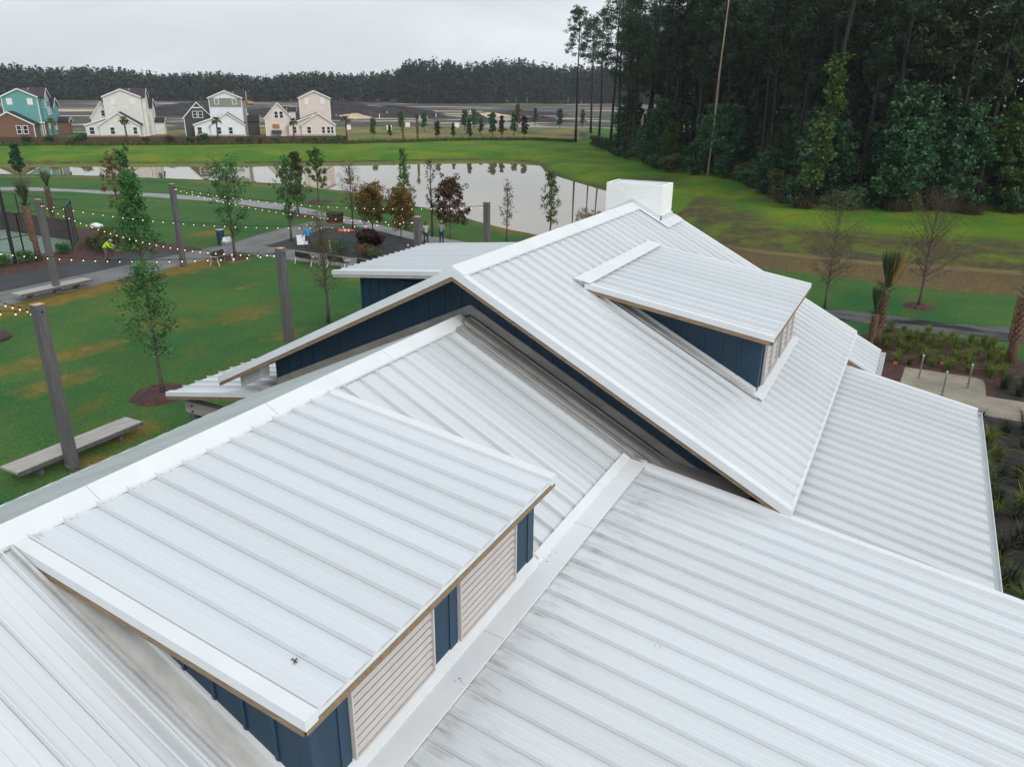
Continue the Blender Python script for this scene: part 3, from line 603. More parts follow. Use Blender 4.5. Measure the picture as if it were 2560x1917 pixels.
mb = MB(); mb.beam(-21.54, 4.276, -14.2, 5.05, 24.50, 24.70, -.12, .055); obj('rake_trim', mb, 'trim', kr)
mb = MB(); mb.beam(-21.50, 4.28, -14.2, 5.05, 24.53, 24.57, -.24, -.12); obj('fascia', mb, 'flash', kr)
# walls
def wall(mb, label=None): return cpart('wall', mb, 'blue', label)
def batten(parent, x0, x1, y0, y1, z0, z1): return obj('batten', MB().box(x0, x1, y0, y1, z0, z1), 'blue2', parent)
WS = 14.03
gw = wall(MB().prism([(-14.52, 0), (-1.9, 0), (-1.9, zU(-1.9)-.2), (UT, UZ-.2), (-14.52, zU(-14.52)-.2)], WS, WS+.18), 'navy gable wall in deep shade under the high roof')
for i in range(1, 28):
    t = -14.52+i*0.45
    if t > -2.2: break
    lo = (zN(t) if t > NT else NZ-.475*(NT-t)) if t < -4.28 else zL(t)
    batten(gw, t-.02, t+.02, WS-.018, WS, lo+.12, zU(t)-.24)
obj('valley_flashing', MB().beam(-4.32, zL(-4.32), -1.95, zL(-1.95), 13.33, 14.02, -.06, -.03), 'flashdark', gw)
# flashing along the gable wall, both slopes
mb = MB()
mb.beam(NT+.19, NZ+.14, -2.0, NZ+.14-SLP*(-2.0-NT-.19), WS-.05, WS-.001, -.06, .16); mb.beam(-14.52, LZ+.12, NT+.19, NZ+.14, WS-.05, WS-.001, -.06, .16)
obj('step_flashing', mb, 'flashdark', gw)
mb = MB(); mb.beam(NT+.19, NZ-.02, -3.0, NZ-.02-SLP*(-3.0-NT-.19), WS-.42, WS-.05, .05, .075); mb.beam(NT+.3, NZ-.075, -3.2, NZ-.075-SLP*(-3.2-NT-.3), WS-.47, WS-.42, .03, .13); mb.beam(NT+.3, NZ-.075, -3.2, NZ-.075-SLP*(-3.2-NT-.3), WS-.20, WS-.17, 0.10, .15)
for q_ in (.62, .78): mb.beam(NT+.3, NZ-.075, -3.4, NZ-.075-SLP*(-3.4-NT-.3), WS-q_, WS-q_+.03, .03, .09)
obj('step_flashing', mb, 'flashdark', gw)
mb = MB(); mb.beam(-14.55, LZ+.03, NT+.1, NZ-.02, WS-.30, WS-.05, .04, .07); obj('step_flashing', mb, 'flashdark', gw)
wall(MB().box(-14.52, -14.34, WS+.18, 25.7, 0, 4.70)); wall(MB().box(-2.1, -1.92, WS+.18, 25.7, 0, 4.60)); wall(MB().box(-14.34, -2.1, 25.52, 25.7, 0, 4.70))
wall(MB().box(-14.35, -14.17, -5.6, 14.02, 0, 3.90)); wall(MB().box(1.2, 1.38, 13.6, 23.2, 0, 3.30)); wall(MB().box(-1.9, 1.2, 23.0, 23.18, 0, 3.50)); wall(MB().box(2.6, 2.78, -5.6, 13.1, 0, 3.40))
kw = wall(MB().box(-20.45, -15.9, 25.05, 25.23, 0, 4.17)); wall(MB().box(-20.45, -20.27, 25.23, 31.2, 0, 4.17))
for i in range(1, 10): batten(kw, -20.45+i*.45-.02, -20.45+i*.45+.02, 25.03, 25.05, 0, 4.15)
batten(kw, -20.47, -20.36, 25.02, 25.05, 0, 4.15)
# dormer on the low gable
def dormer(t0, z0, t1, z1, s0, s1, wt, ws0, ws1, zslope, nb, cap):
    """shed dormer: roof from (t0,z0) down to (t1,z1); walls at wt, ws0, ws1; zslope = main roof height"""
    k = (z0-z1)/(t1-t0); zr = lambda t: z0-k*(t-t0)
    d = cpart('dormer_roof', MB().beam(t0, z0, t1, z1, s0, s1, -0.15, -0.012), 'tan')
    seam_roof(d, t0+.02, zr(t0+.02), t1, z1, s0+.15, s1-.15, (s1-s0-.3)/nb)
    mb = MB(); mb.beam(t0+.05, zr(t0+.05), t1+.02, zr(t1+.02), s0-.02, s0+.15, -.075, .05); obj('rake_trim', mb, 'trim', d)
    mb = MB(); mb.beam(t0+.05, zr(t0+.05), t1+.02, zr(t1+.02), s1-.15, s1+.02, -.075, .05); obj('rake_trim', mb, 'trim', d)
    for a in (s0-.012, s1-.023):
        mb = MB(); mb.beam(t0+.05, zr(t0+.05), t1-.03, zr(t1-.03), a, a+.035, -.17, -.075); obj('fascia', mb, 'tan', d)
    mb = MB(); mb.box(t1-.02, t1+.01, s0, s1, z1-.15, z1-.03); obj('fascia', mb, 'tan', d)
    mb = MB(); mb.box(t1-.03, t1+.025, s0, s1, z1-.03, z1-.008); obj('eave_trim', mb, 'trim', d)
    if cap:
        mb = MB(); mb.beam(t0-.22, zslope(t0-.22)+.072, t0+.18, zr(t0+.18)+.072, s0-.02, s1+.02, 0, .014); obj('head_flashing', mb, 'trim', d)
    # where the dormer roof meets the main slope
    ti = (z0+k*t0-.15-(zslope(0)))/(k-SLP)
    for a, b, lab in ((ws0, ws0+.12, 1), (ws1-.12, ws1, 0)):
        wl = wall(MB().prism([(ti, zslope(ti)-.02), (wt-.121, zslope(wt-.121)-.3), (wt-.121, zr(wt-.121)-.15)], a, b))
        for i in range(1, 12):
            t = wt-.03-i*.42
            if zr(t)-.15-zslope(t) < .12: break
            if lab: batten(wl, t-.022, t+.022, ws0-.02, ws0, zslope(t)+.16, zr(t)-.17)
            else: batten(wl, t-.022, t+.022, ws1, ws1+.02, zslope(t)+.16, zr(t)-.17)
        y0, y1 = (ws0-.035, ws0-.001) if lab else (ws1+.001, ws1+.035)
        mb = MB(); mb.beam(ti+.1, zslope(ti+.1), wt+.02, zslope(wt+.02), y0, y1, .0, .15); obj('step_flashing', mb, 'trim', wl)
        y0, y1 = (ws0-.34, ws0-.035) if lab else (ws1+.035, ws1+.3)
        mb = MB(); mb.beam(ti-.3, zslope(ti-.3), wt+.1, zslope(wt+.1), y0, y1, .05, .07); mb.beam(ti-.3, zslope(ti-.3), wt+.1, zslope(wt+.1), y0, y0+.035, .07, .10); obj('step_flashing', mb, 'flash', wl)
    return d, zr
D1, zr1 = dormer(-8.46, 6.745, -4.14, 6.171, 3.885, 9.285, -4.42, 4.16, 9.12, zN, 12, False)
zb, zt = zN(-4.42)+.02, zr1(-4.42)-.15
fw = wall(MB().box(-4.54, -4.42, 4.16, 9.12, zb-.3, zt))
for a, b in ((4.16, 4.27), (4.57, 4.73), (6.72, 6.90), (8.93, 9.12)): batten(fw, -4.42, -4.395, a, b, zb+.02, zt-.01)
for a, b in ((4.27, 4.57), (6.33, 6.72), (8.50, 8.93)): obj('siding_board', MB().box(-4.42, -4.408, a, b, zb+.02, zt-.02), 'blue', fw)
def louvre_or_window(parent, t, s0, s1, z0, z1, n, frame=True):
    fr_ = obj('louvre_or_window', MB().box(t+.002, t+.012, s0, s1, z0, z1), 'louverback', parent)
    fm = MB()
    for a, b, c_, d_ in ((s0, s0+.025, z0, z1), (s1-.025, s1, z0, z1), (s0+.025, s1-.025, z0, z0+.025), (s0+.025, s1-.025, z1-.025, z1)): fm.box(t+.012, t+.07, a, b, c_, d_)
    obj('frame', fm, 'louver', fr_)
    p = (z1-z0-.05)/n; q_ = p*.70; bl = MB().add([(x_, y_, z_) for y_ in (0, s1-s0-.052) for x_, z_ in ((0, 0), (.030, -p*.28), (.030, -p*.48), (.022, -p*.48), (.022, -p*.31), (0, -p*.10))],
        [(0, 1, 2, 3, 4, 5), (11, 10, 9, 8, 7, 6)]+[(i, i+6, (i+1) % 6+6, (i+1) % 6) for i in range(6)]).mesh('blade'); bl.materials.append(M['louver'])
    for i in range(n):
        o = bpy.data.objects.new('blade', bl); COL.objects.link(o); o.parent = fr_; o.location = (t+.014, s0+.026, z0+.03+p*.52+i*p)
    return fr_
louvre_or_window(club, 0, 0, 0, 0, 0, 1) if False else None
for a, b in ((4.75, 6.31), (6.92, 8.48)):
    l = louvre_or_window(club, -4.42, a, b, zb+.06, zt-.10, 10); l.matrix_parent_inverse = CINV
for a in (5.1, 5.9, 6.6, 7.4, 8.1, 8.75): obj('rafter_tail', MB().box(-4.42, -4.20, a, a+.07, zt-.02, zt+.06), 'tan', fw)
# cap of the ridge over the dormer, saddle at its near end
# dormer on the high gable
D2, zr2 = dormer(-6.77, zU(-6.77)+.06, -2.32, 6.625, 16.43, 21.95, -2.63, 16.98, 21.80, lambda t: zU(t), 12, True)
zb, zt = zU(-2.63)+.02, zr2(-2.63)-.15
fw2 = wall(MB().box(-2.75, -2.63, 16.98, 21.80, zb-.3, zt))
for a, b in ((16.98, 17.14), (17.30, 17.46), (19.20, 19.66), (21.42, 21.80)): batten(fw2, -2.63, -2.60, a, b, zb+.03, zt-.01)
for a, b in ((17.48, 18.26), (18.34, 19.16), (19.70, 20.50), (20.58, 21.40)):
    l = louvre_or_window(club, -2.63, a, b, zb+.10, zt-.10, 8); l.matrix_parent_inverse = CINV  # windows here: blades stand in for roof seams reflected in the glass
    m2 = MB()
    for q in (a-.05, b+.005): m2.box(-2.622, -2.545, q, q+.045, zb+.06, zt-.04)
    m2.box(-2.622, -2.545, a-.004, b+.004, zb+.06, zb+.098)
    obj('casing', m2, 'flash', l)
obj('apron_flashing', MB().beam(-2.62, zU(-2.62)+.066, -2.40, zU(-2.40)+.064, 16.75, 21.95, 0, .012), 'trim', fw2)
# chimney of painted brick
CT0, CT1, CS0, CS1, CZ = -9.38, -7.45, 24.46, 25.56, 8.70
ch = cpart('chimney', MB().box(CT0+.005, CT1-.005, CS0+.005, CS1-.005, 6.0, CZ-.03), 'mortar', 'white painted brick chimney astride the high ridge')
bw, bh = .205, .066
bm1 = MB().box(0, bw-.008, 0, .03, 0, bh-.007).mesh('brick'); bm1.materials.append(M['brickw'])
bm2 = MB().box(-.03, 0, 0, bw-.008, 0, bh-.007).mesh('brick'); bm2.materials.append(M['brickw'])
bm1h = MB().box(0, bw/2-.008, 0, .03, 0, bh-.007).mesh('brick'); bm1h.materials.append(M['brickw'])
bm2h = MB().box(-.03, 0, 0, bw/2-.008, 0, bh-.007).mesh('brick'); bm2h.materials.append(M['brickw'])
rest = MB(); cnt = 0
ncol = 9; nrow = 17; wx = (CT1-CT0)/ncol; bs = wx/bw
for r in range(nrow+3):
    z = CZ-.03-(r+1)*bh; half = (r % 2)
    for face in (0, 1):
        w_ = (CT1-CT0) if face == 0 else (CS1-CS0); q = 0.0; first = True
        while q < w_-.02:
            le = bw/2 if (half and first) else min(bw, w_-q); first = False
            if le > bw*.75 and cnt < 296:
                o = bpy.data.objects.new('brick', bm1 if face == 0 else bm2); COL.objects.link(o); o.parent = ch; cnt += 1
                o.location = (CT0+q, CS0+random.Random(cnt).uniform(-.001, .001), z) if face == 0 else (CT1+random.Random(cnt).uniform(-.001, .001), CS0+.02+q*(w_-.02)/w_, z)
            else:
                if face == 0: rest.box(CT0+q, CT0+q+le-.008, CS0, CS0+.03, z, z+bh-.007)
                else: rest.box(CT1-.03, CT1, CS0+.02+q, min(CS0+.02+q+le-.008, CS1-.002), z, z+bh-.007)
            q += le
    for q in np.arange(0, CS1-CS0-.1, bw): rest.box(CT0-.002, CT0+.03, CS0+.04+q, CS0+.04+q+bw-.02, z, z+bh-.007)
    for q in np.arange(0, CT1-CT0-.1, bw): rest.box(CT0+.03+q, CT0+.03+q+bw-.02, CS1-.03, CS1, z, z+bh-.007)
ro = obj('brick_courses', rest, 'brickw', ch); ro['kind'] = 'stuff'
mb = MB()
for a in ((CT0, CT1, CS0, CS0+.05), (CT0, CT1, CS1-.05, CS1), (CT0, CT0+.12, CS0+.05, CS1-.05), (CT1-.12, CT1, CS0+.05, CS1-.05)): mb.box(*a, CZ-.03, CZ)
obj('coping', mb, 'brickw', ch)
mb = MB()
for a in ((CT0+.12, CT1-.12, CS1-.075, CS1-.05), (CT0+.12, CT0+.16, CS0+.05, CS1-.075), (CT1-.16, CT1-.12, CS0+.05, CS1-.075)): mb.box(*a, CZ-.029, CZ-.005)
obj('cap_edge', mb, 'rust', ch)
obj('chimney_cap', MB().box(CT0+.16, CT1-.16, CS0+.06, CS1-.08, CZ-.029, CZ-.012), 'trim', ch)
mb = MB(); mb.beam(UT, UZ+.05, CT1+.04, zU(CT1+.04)+.05, CS0-.045, CS0-.001, -.05, .17); mb.beam(CT0-.02, zU(CT0-.02)+.05, UT, UZ+.05, CS0-.045, CS0-.001, -.05, .17)
mb.beamy(CS0-.045, zU(CT1)+.04, CS1+.05, zU(CT1)+.04, CT1+.001, CT1+.045, -.05, .17)
obj('base_flashing', mb, 'trim', ch)
mb = MB(); mb.beam(UT+.06, zU(UT+.06), CT1+.35, zU(CT1+.35), CS0-.24, CS0-.045, .055, .07); mb.beam(CT1+.045, zU(CT1+.045), CT1+.35, zU(CT1+.35), CS0-.044, US1-.16, .055, .07)
mb.beam(CT1+.04, zU(CT1+.04), CT1+.3, zU(CT1+.3), US1-.16, US1+.06, .062, .078)
obj('saddle_flashing', mb, 'trim', ch)

for i_, (x_, y_, rx_, ry_, h_, lab_) in enumerate(((-200, 222, 14, 4, 2.2, 'low dark soil heap just behind the beige house'), (-235, 245, 24, 6, 3.0, 'broad dark soil heap behind the beige house chimney line'), (-270, 215, 24, 6, 2.6, 'dark soil heap behind the white and grey house'), (-300, 260, 30, 8, 3.4, 'long dark soil bank behind the white and grey house'), (-300, 150, 22, 6, 2.4, 'dark soil bank behind the pale grey house'), (-185, 262, 18, 4, 2.0, 'dark soil ridge left of the gravel road'), (-165, 318, 26, 5, 1.8, 'grey soil ridge beyond the gravel road'), (-128, 262, 16, 4, 1.6, 'dark soil ridge right of the gravel road'))):
    heap('soil_heap', x_, y_, rx_, ry_, h_, .75, 'soil', lab_, 20+i_)

# ---------------------------------------------------------------- vegetation
def leafcards(rng, C, size, aspect=0.5, up=0.35, var=0.35):
    """one diamond-shaped leaf card at each point of C"""
    n = len(C); nrm = rng.normal(size=(n, 3)); nrm[:, 2] = np.abs(nrm[:, 2])+up; nrm /= np.linalg.norm(nrm, axis=1)[:, None]
    t = rng.normal(size=(n, 3)); t -= nrm*(t*nrm).sum(1)[:, None]; t /= np.linalg.norm(t, axis=1)[:, None]; b = np.cross(nrm, t)
    s = size*(1+var*rng.uniform(-1, 1, n))[:, None]
    return np.stack([C-t*s*.5, C+b*s*aspect*.5, C+t*s*.5, C-b*s*aspect*.5], 1)
def ball_pts(rng, n, flat=1.0):
    p = rng.normal(size=(n, 3)); p /= np.linalg.norm(p, axis=1)[:, None]; p *= (rng.uniform(0.15, 1, n)**0.6)[:, None]; p[:, 2] *= flat; return p
def gen_tree(seed, h, tr, cb, prof, nl, lr, nc, npc, cr_, ls, asp, rise=0.35, bend=0.03, flat=0.7, k=7, twig=True, droop=0.0):
    """tapered trunk, limbs from cb*h upward, leaf clumps strung along the outer limbs"""
    rng = np.random.default_rng(seed); T = MB(); L = []
    n = 9; zz = np.linspace(0, 1, n); off = np.cumsum(rng.normal(size=(n, 2))*bend*h/n, 0); off -= off[0]
    P = np.column_stack([off, zz*h]); R = tr*(1-0.86*zz)**0.9; R[0] *= 1.25
    T.tube(P, R, k)
    at = lambda f: np.array([np.interp(f, zz, P[:, 0]), np.interp(f, zz, P[:, 1]), f*h])
    for i in range(nl):
        f = cb+(1-cb)*(i+rng.uniform(0, .9))/nl; f = min(f, .985); a = i*2.4+rng.uniform(-.5, .5); q = (f-cb)/(1-cb)
        ln = lr*prof(q)*rng.uniform(.65, 1.15); p0 = at(f)
        d = np.array([math.cos(a), math.sin(a), rise*rng.uniform(.5, 1.5)*(0.6+q)]); d /= np.linalg.norm(d)
        pts = [p0]
        for j in range(1, 4):
            d2 = d+rng.normal(size=3)*.12+np.array([0, 0, (0.10*j if droop == 0 else -droop*j)]); pts.append(pts[-1]+d2/np.linalg.norm(d2)*ln/3)
        r0 = max(tr*(1-.8*f)*.42, .006); T.tube(pts, [r0, r0*.7, r0*.45, r0*.2], 5, False)
        pts = np.array(pts)
        for c_ in range(nc):
            u = rng.uniform(.35, 1.05); x = u*3; j = min(int(x), 2); ctr = pts[j]+(pts[j+1]-pts[j])*(x-j)+rng.normal(size=3)*cr_*.5
            if npc: L.append(ctr+ball_pts(rng, npc, flat)*cr_*rng.uniform(.7, 1.25))
            if twig: T.tube([pts[j]+(pts[j+1]-pts[j])*(x-j), ctr+rng.normal(size=3)*.2*cr_], [r0*.3, r0*.1], 4, False)
    if npc: L.append(at(.99)+ball_pts(rng, npc, 1)*cr_)
    lm = quadmesh('crown', leafcards(rng, np.concatenate(L), ls, asp)) if npc else None
    return T.mesh('trunk', True), lm
def mk_tree(name, meshes, barkm, leafm, label, cat, loc, rz=0, group=None, scale=1, base=None):
    t = thing(name, label, cat, loc, rz, group, scale)
    obj('trunk', meshes[0], barkm, t)
    if meshes[1] is not None:
        obj('crown', meshes[1], leafm, t)
    return t
def put(cache, key, gen, name, barkm, leafm, label, cat, loc, rz=0, group=None, scale=1, tilt=(0, 0)):
    """one mesh per kind: the first tree builds it, the others share it"""
    if key not in cache: cache[key] = gen()
    tm, lm = cache[key]
    t = thing(name, label, cat, loc, rz, group, 1); t.rotation_euler = (tilt[0], tilt[1], rz); t.scale = (scale,)*3 if np.isscalar(scale) else scale
    obj('trunk', tm, barkm, t)
    if lm is not None: obj('crown', lm, leafm, t)
    return t
TC = {}
pine_prof = lambda q: (0.35+1.0*math.sin(math.pi*min(1, q*.85+.12)))*(1-.35*q)
def pine_gen(seed, h, cb, lr=3.0, dens=1.0): return lambda: gen_tree(seed, h, .30, cb, pine_prof, 24, lr, 5, int(24*dens), .85, .62, .26, .25, .02, .55)
PV = [('p%d' % i, pine_gen(100+i, 26+i, c_, l_)) for i, (c_, l_) in enumerate(((.60, 3.2), (.48, 3.4), (.42, 3.6), (.55, 3.0), (.36, 3.8)))]
lone = put(TC, 'lone', lambda: gen_tree(7, 27.5, .30, .66, pine_prof, 26, 3.4, 5, 30, .70, .55, .26, .30, .02, .6), 'pine_tree', 'barkdark', 'pine', 'lone tall pine with a bare trunk standing apart at the left end of the wood', 'tree', (-72.9, 168.7, tz(-72.9, 168.7)), 1.0)
put(TC, 'p0', PV[0][1], 'pine_tree', 'barkdark', 'pine', 'second pine from the left end of the wood, its trunk close behind the lone pine', 'tree', (-84.5, 206, 0), 2.2, scale=1.10)
put(TC, 'p3', PV[3][1], 'pine_tree', 'barkdark', 'pine', 'third pine from the left, with an uneven crown against the sky', 'tree', (-78.0, 196, 0), .6, scale=1.02)
# edge of the wood, left to right, and the depth behind it
EDGE = np.array([(-70,166),(-58.3,151.4),(-50,139),(-41.6,126.3),(-35.7,119.1),(-28.8,113.4),(-22.6,110.5),(-17.5,97),(-10.6,88),(-5.9,88.2),(.4,90),(8.9,95),(25,99),(45,108),(70,118)], float)
_seg = np.concatenate([[0], np.cumsum(np.linalg.norm(np.diff(EDGE, axis=0), axis=1))])
def edge_at(u): return np.array([np.interp(u*_seg[-1], _seg, EDGE[:, 0]), np.interp(u*_seg[-1], _seg, EDGE[:, 1])])
rng = np.random.default_rng(5)
NRM = np.array([0.45, 0.9])
row = 0; npine = 0
for dpt, n_ in ((3, 34), (8, 34), (14, 32), (21, 30), (30, 28), (42, 26), (56, 24)):
    for i in range(n_):
        u = (i+rng.uniform(.1, .9))/n_; e = edge_at(u)+NRM*dpt*rng.uniform(.8, 1.25)+rng.normal(size=2)*.8
        if u < .06 and dpt < 12: continue
        if e[0] > 62: continue
        k_ = PV[int(rng.integers(0, 5))]
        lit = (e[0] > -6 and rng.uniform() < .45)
        side = 'right' if e[0] > -12 else 'middle' if e[0] > -40 else 'left'
        fr_ = 'front rows' if dpt < 12 else 'depth'
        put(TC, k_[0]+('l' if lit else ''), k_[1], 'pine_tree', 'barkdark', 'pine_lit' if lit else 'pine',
            'tall dark pine in the %s of the %s part of the wood' % (fr_, side) if not lit else 'tall pine coloured a lit olive in the %s of the %s part of the wood' % (fr_, side), 'tree', (e[0], e[1], tz(e[0], e[1])), rng.uniform(0, 6.3), 'pines of the wood', rng.uniform(.86, 1.12), tuple(rng.normal(size=2)*.02)); npine += 1
# depth of the wood: understorey that reads as one mass
rg = np.random.default_rng(71); Cs = []
for i in range(2600):
    u = rg.uniform(.07, 1.0); e = edge_at(u)+NRM*rg.uniform(6, 62); zc = rg.uniform(0, 1)**1.3*19+.8
    if e[0] > 62: continue
    Cs.append(np.array([e[0], e[1], zc])+ball_pts(rg, 34, .8)*rg.uniform(1.6, 3.0))
o = obj('woodland_understorey', quadmesh('woodland_understorey', leafcards(rg, np.concatenate(Cs), .95, .6)), 'pine'); o['kind'] = 'stuff'; o['label'] = 'dark mass of foliage filling the depth of the wood'; o['category'] = 'wood'
# broad-leaved understorey along the edge
dome = lambda q: math.sqrt(max(0.05, 1-(1.25*q-.25)**2))
BV = [('b%d' % i, (lambda s, h, r: (lambda: gen_tree(s, h, .16, .10, dome, 30, r, 6, 34, .75, .42, .62, .35, .05, .7)))(200+i, h, r)) for i, (h, r) in enumerate(((8, 3.0), (10, 3.4), (7, 2.8), (11, 3.2)))]
for i in range(46):
    u = .10+.86*(i+rng.uniform(.1, .9))/46; e = edge_at(u)+NRM*rng.uniform(.5, 7)
    k_ = BV[i % 4]; mt = ('broad', 'broad', 'broad2', 'broad')[int(rng.integers(0, 4))]
    side = 'right' if e[0] > -12 else 'middle' if e[0] > -40 else 'left'
    put(TC, k_[0]+mt, k_[1], 'broadleaf_tree', 'barkdark', mt, '%s leafy tree at the %s wood edge below the pines' % ('mid green' if mt == 'broad2' else 'dark green', side), 'tree', (e[0], e[1], tz(e[0], e[1])-.1), rng.uniform(0, 6.3), 'understorey trees along the wood edge', rng.uniform(.45, 1.0) if u < .5 else rng.uniform(.7, 1.15))
for (x, y, sc, lab) in ((-2.6, 91.5, 1.15, 'tall dark green leafy tree at the wood edge, behind the right bare sapling'), (2.5, 94.5, 1.0, 'rounded dark green leafy tree right of the tall one at the wood edge'), (-25.5, 113.0, .9, 'bushy green tree left of the pale snag at the wood edge'), (-39, 124.5, .95, 'bushy dark green tree at the bend of the wood edge')):
    put(TC, 'b1broad', BV[1][1], 'broadleaf_tree', 'barkdark', 'broad', lab, 'tree', (x, y, tz(x, y)), x, 'understorey trees along the wood edge', sc)
# vine-clad pine, pale snag, short stump
def vine_gen():
    r = np.random.default_rng(9); T = MB(); T.tube([(0, 0, 0), (.6, 0, 8), (1.6, 0, 20), (1.9, 0, 26)], [.34, .26, .16, .06], 8)
    z = r.uniform(2.2, 15, 3000); a = r.uniform(0, 6.28, 3000); rad = (.30+.95*r.uniform(0, 1, 3000)**1.4)*(1-.02*z)*(1+.75*np.sin(z*1.9+a)*np.sin(z*.7+1))
    C = np.stack([z*.078+np.cos(a)*rad, np.sin(a)*rad, z], 1); return T.mesh('trunk', True), quadmesh('crown', leafcards(r, C, .36, .7))
put(TC, 'vine', vine_gen, 'vine_clad_tree', 'barkdark', 'vine', 'tree trunk wrapped in yellow-green vine at the front of the wood', 'tree', (-10.6, 86.7, tz(-10.6, 86.7)), -.3)
snag = obj('dead_snag', MB().tube([(0, 0, 0), (.2, .1, 7), (.35, 0, 14), (.75, -.1, 22), (.8, 0, 27)], [.17, .15, .12, .08, .04], 8).mesh('dead_snag', True), 'barkpale', loc=(-28.0, 113.0, tz(-28, 113)-.1), rot=(0, 0, -.5))
tag(snag, 'tall pale bare snag leaning in front of the dark pines', 'tree')
st = obj('broken_trunk', MB().tube([(0, 0, 0), (.05, 0, 3), (.12, 0, 6.5), (.14, .1, 7.3)], [.26, .22, .2, .05], 8).mesh('broken_trunk', True), 'barkpale', loc=(-46.5, 137, 0)); tag(st, 'short pale broken trunk standing in the shrubs left of the snag', 'tree')
# reddish dry brush and weeds at the wood foot
def tuft_gen(seed, n, h, r, w_, lean=.6):
    rg = np.random.default_rng(seed); Qs = []
    for i in range(n):
        a = rg.uniform(0, 6.28); rr = r*rg.uniform(0, .35); b = np.array([rr*math.cos(a), rr*math.sin(a), 0]); ln = h*rg.uniform(.55, 1.1); le = lean*rg.uniform(.2, 1.2); a += rg.uniform(-.5, .5)
        d = np.array([math.cos(a), math.sin(a), 0]); s_ = np.array([-d[1], d[0], 0])*w_*.5
        p1 = b+d*ln*le*.25+np.array([0, 0, ln*.6]); p2 = b+d*ln*le*.8+np.array([0, 0, ln*(1-.35*le)])
        Qs.append([b-s_, b+s_, p1+s_*.8, p1-s_*.8]); Qs.append([p1-s_*.8, p1+s_*.8, p2+s_*.15, p2-s_*.15])
    return quadmesh('grass_tuft', np.array(Qs))
brush = tuft_gen(3, 300, 1.7, 3.4, .045, 1.3)
for i in range(20):
    u = .40+.45*i/20; e = edge_at(u)+NRM*rng.uniform(-1.2, 2.5)
    o = obj('brush_clump', brush, None, loc=(e[0], e[1], tz(*e)), rot=(0, 0, rng.uniform(0, 6)));
    if not brush.materials: brush.materials.append(M['straw'])
    o.scale = (rng.uniform(.6, 1.1),)*3; tag(o, 'straw-coloured dry brush clump at the foot of the wood', 'brush', 'dry brush at the foot of the wood')
# shrubs
def shrub_gen(seed, r, h, n, ls, asp=.6):
    def g():
        rg = np.random.default_rng(seed); T = MB(); L = []
        for i in range(9):
            a = i*2.4; tp = np.array([math.cos(a)*r*.6*rg.uniform(.4, 1), math.sin(a)*r*.6*rg.uniform(.4, 1), h*rg.uniform(.5, .95)]); T.tube([(0, 0, 0), tp*.5+rg.normal(size=3)*.05, tp], [.03*h, .02*h, .006*h], 5, False)
        for i in range(26):
            c_ = ball_pts(rg, 1)[0]*np.array([r*.75, r*.75, h*.36])+np.array([0, 0, h*.55]); L.append(c_+ball_pts(rg, n//26, .8)*min(r, h)*.34)
        return T.mesh('stem', True), quadmesh('foliage', leafcards(rg, np.concatenate(L), ls, asp))
    return g
def shrub(key, gen, mat, name, label, loc, group=None, sc=1, rz=0):
    if key not in TC: TC[key] = gen()
    t = thing(name, label, 'shrub', loc, rz, group); t.scale = (sc,)*3 if np.isscalar(sc) else sc
    me_ = TC[key]; obj('stem', me_[0], 'bark', t); obj('foliage', me_[1], mat, t); return t
SG = shrub_gen(300, 1.0, 1.2, 900, .15)
for i in range(30):
    u = .06+.88*i/30; e = edge_at(u)+NRM*rng.uniform(-1.5, 1.0)
    shrub('wshrub'+('a' if i % 3 else 'b'), shrub_gen(310, 1.6, 2.2, 1500, .28), 'broad' if i % 3 else 'olive', 'woodland_shrub', '%s shrub in the undergrowth at the wood edge' % ('dark green' if i % 3 else 'olive'), (e[0], e[1], tz(*e)-.05), 'undergrowth shrubs at the wood edge', rng.uniform(.7, 1.5), rng.uniform(0, 6))

# far forest: reads as one mass
def far_forest(name, line, depth, hmin, hmax, n, seed, label):
    rg = np.random.default_rng(seed); line = np.array(line, float); sg = np.concatenate([[0], np.cumsum(np.linalg.norm(np.diff(line, axis=0), axis=1))]); Qs = []
    d = line[-1]-line[0]; nr_ = np.array([-d[1], d[0]])/np.linalg.norm(d); nr_ = nr_ if nr_@line[0] > 0 else -nr_
    for i in range(n):
        u = rg.uniform(0, sg[-1]); b = np.array([np.interp(u, sg, line[:, 0]), np.interp(u, sg, line[:, 1])])+nr_*depth*rg.uniform(0, 1)**1.5
        h = rg.uniform(hmin, hmax)*(1+.10*math.sin(u*.021)+.06*math.sin(u*.09)); r = rg.uniform(3.0, 5.2); f0 = rg.uniform(.0, .22); m_ = 90
        P = ball_pts(rg, m_)*np.array([r, r, h*(1-f0)*.52])+np.array([b[0], b[1], h*(1+f0)*.5]); P[:, :2] = b+(P[:, :2]-b)*(1.15-.75*(P[:, 2:3]-h*f0)/(h*(1-f0)+.1))
        Qs.append(leafcards(rg, P, 2.0, .7))
        w_ = .28; Qs.append(np.array([[(b[0]-w_, b[1], 0), (b[0]+w_, b[1], 0), (b[0]+w_*.4, b[1], h*.9), (b[0]-w_*.4, b[1], h*.9)], [(b[0], b[1]-w_, 0), (b[0], b[1]+w_, 0), (b[0], b[1]+w_*.4, h*.9), (b[0], b[1]-w_*.4, h*.9)]]))
    o = obj(name, quadmesh(name, np.concatenate(Qs)), 'farpine'); o['kind'] = 'stuff'; o['label'] = label; o['category'] = 'forest'; return o
far_forest('distant_forest', [(-900,150),(-583,330),(-506,402),(-400,484),(-330,560)], 45, 15, 22, 3000, 61, 'long distant line of dark pines behind the houses')
far_forest('distant_forest', [(-338,476),(-300,520),(-253,585),(-150,690),(-40,760)], 40, 22, 29, 1700, 62, 'taller distant block of dark pines right of centre with a sharp left edge')

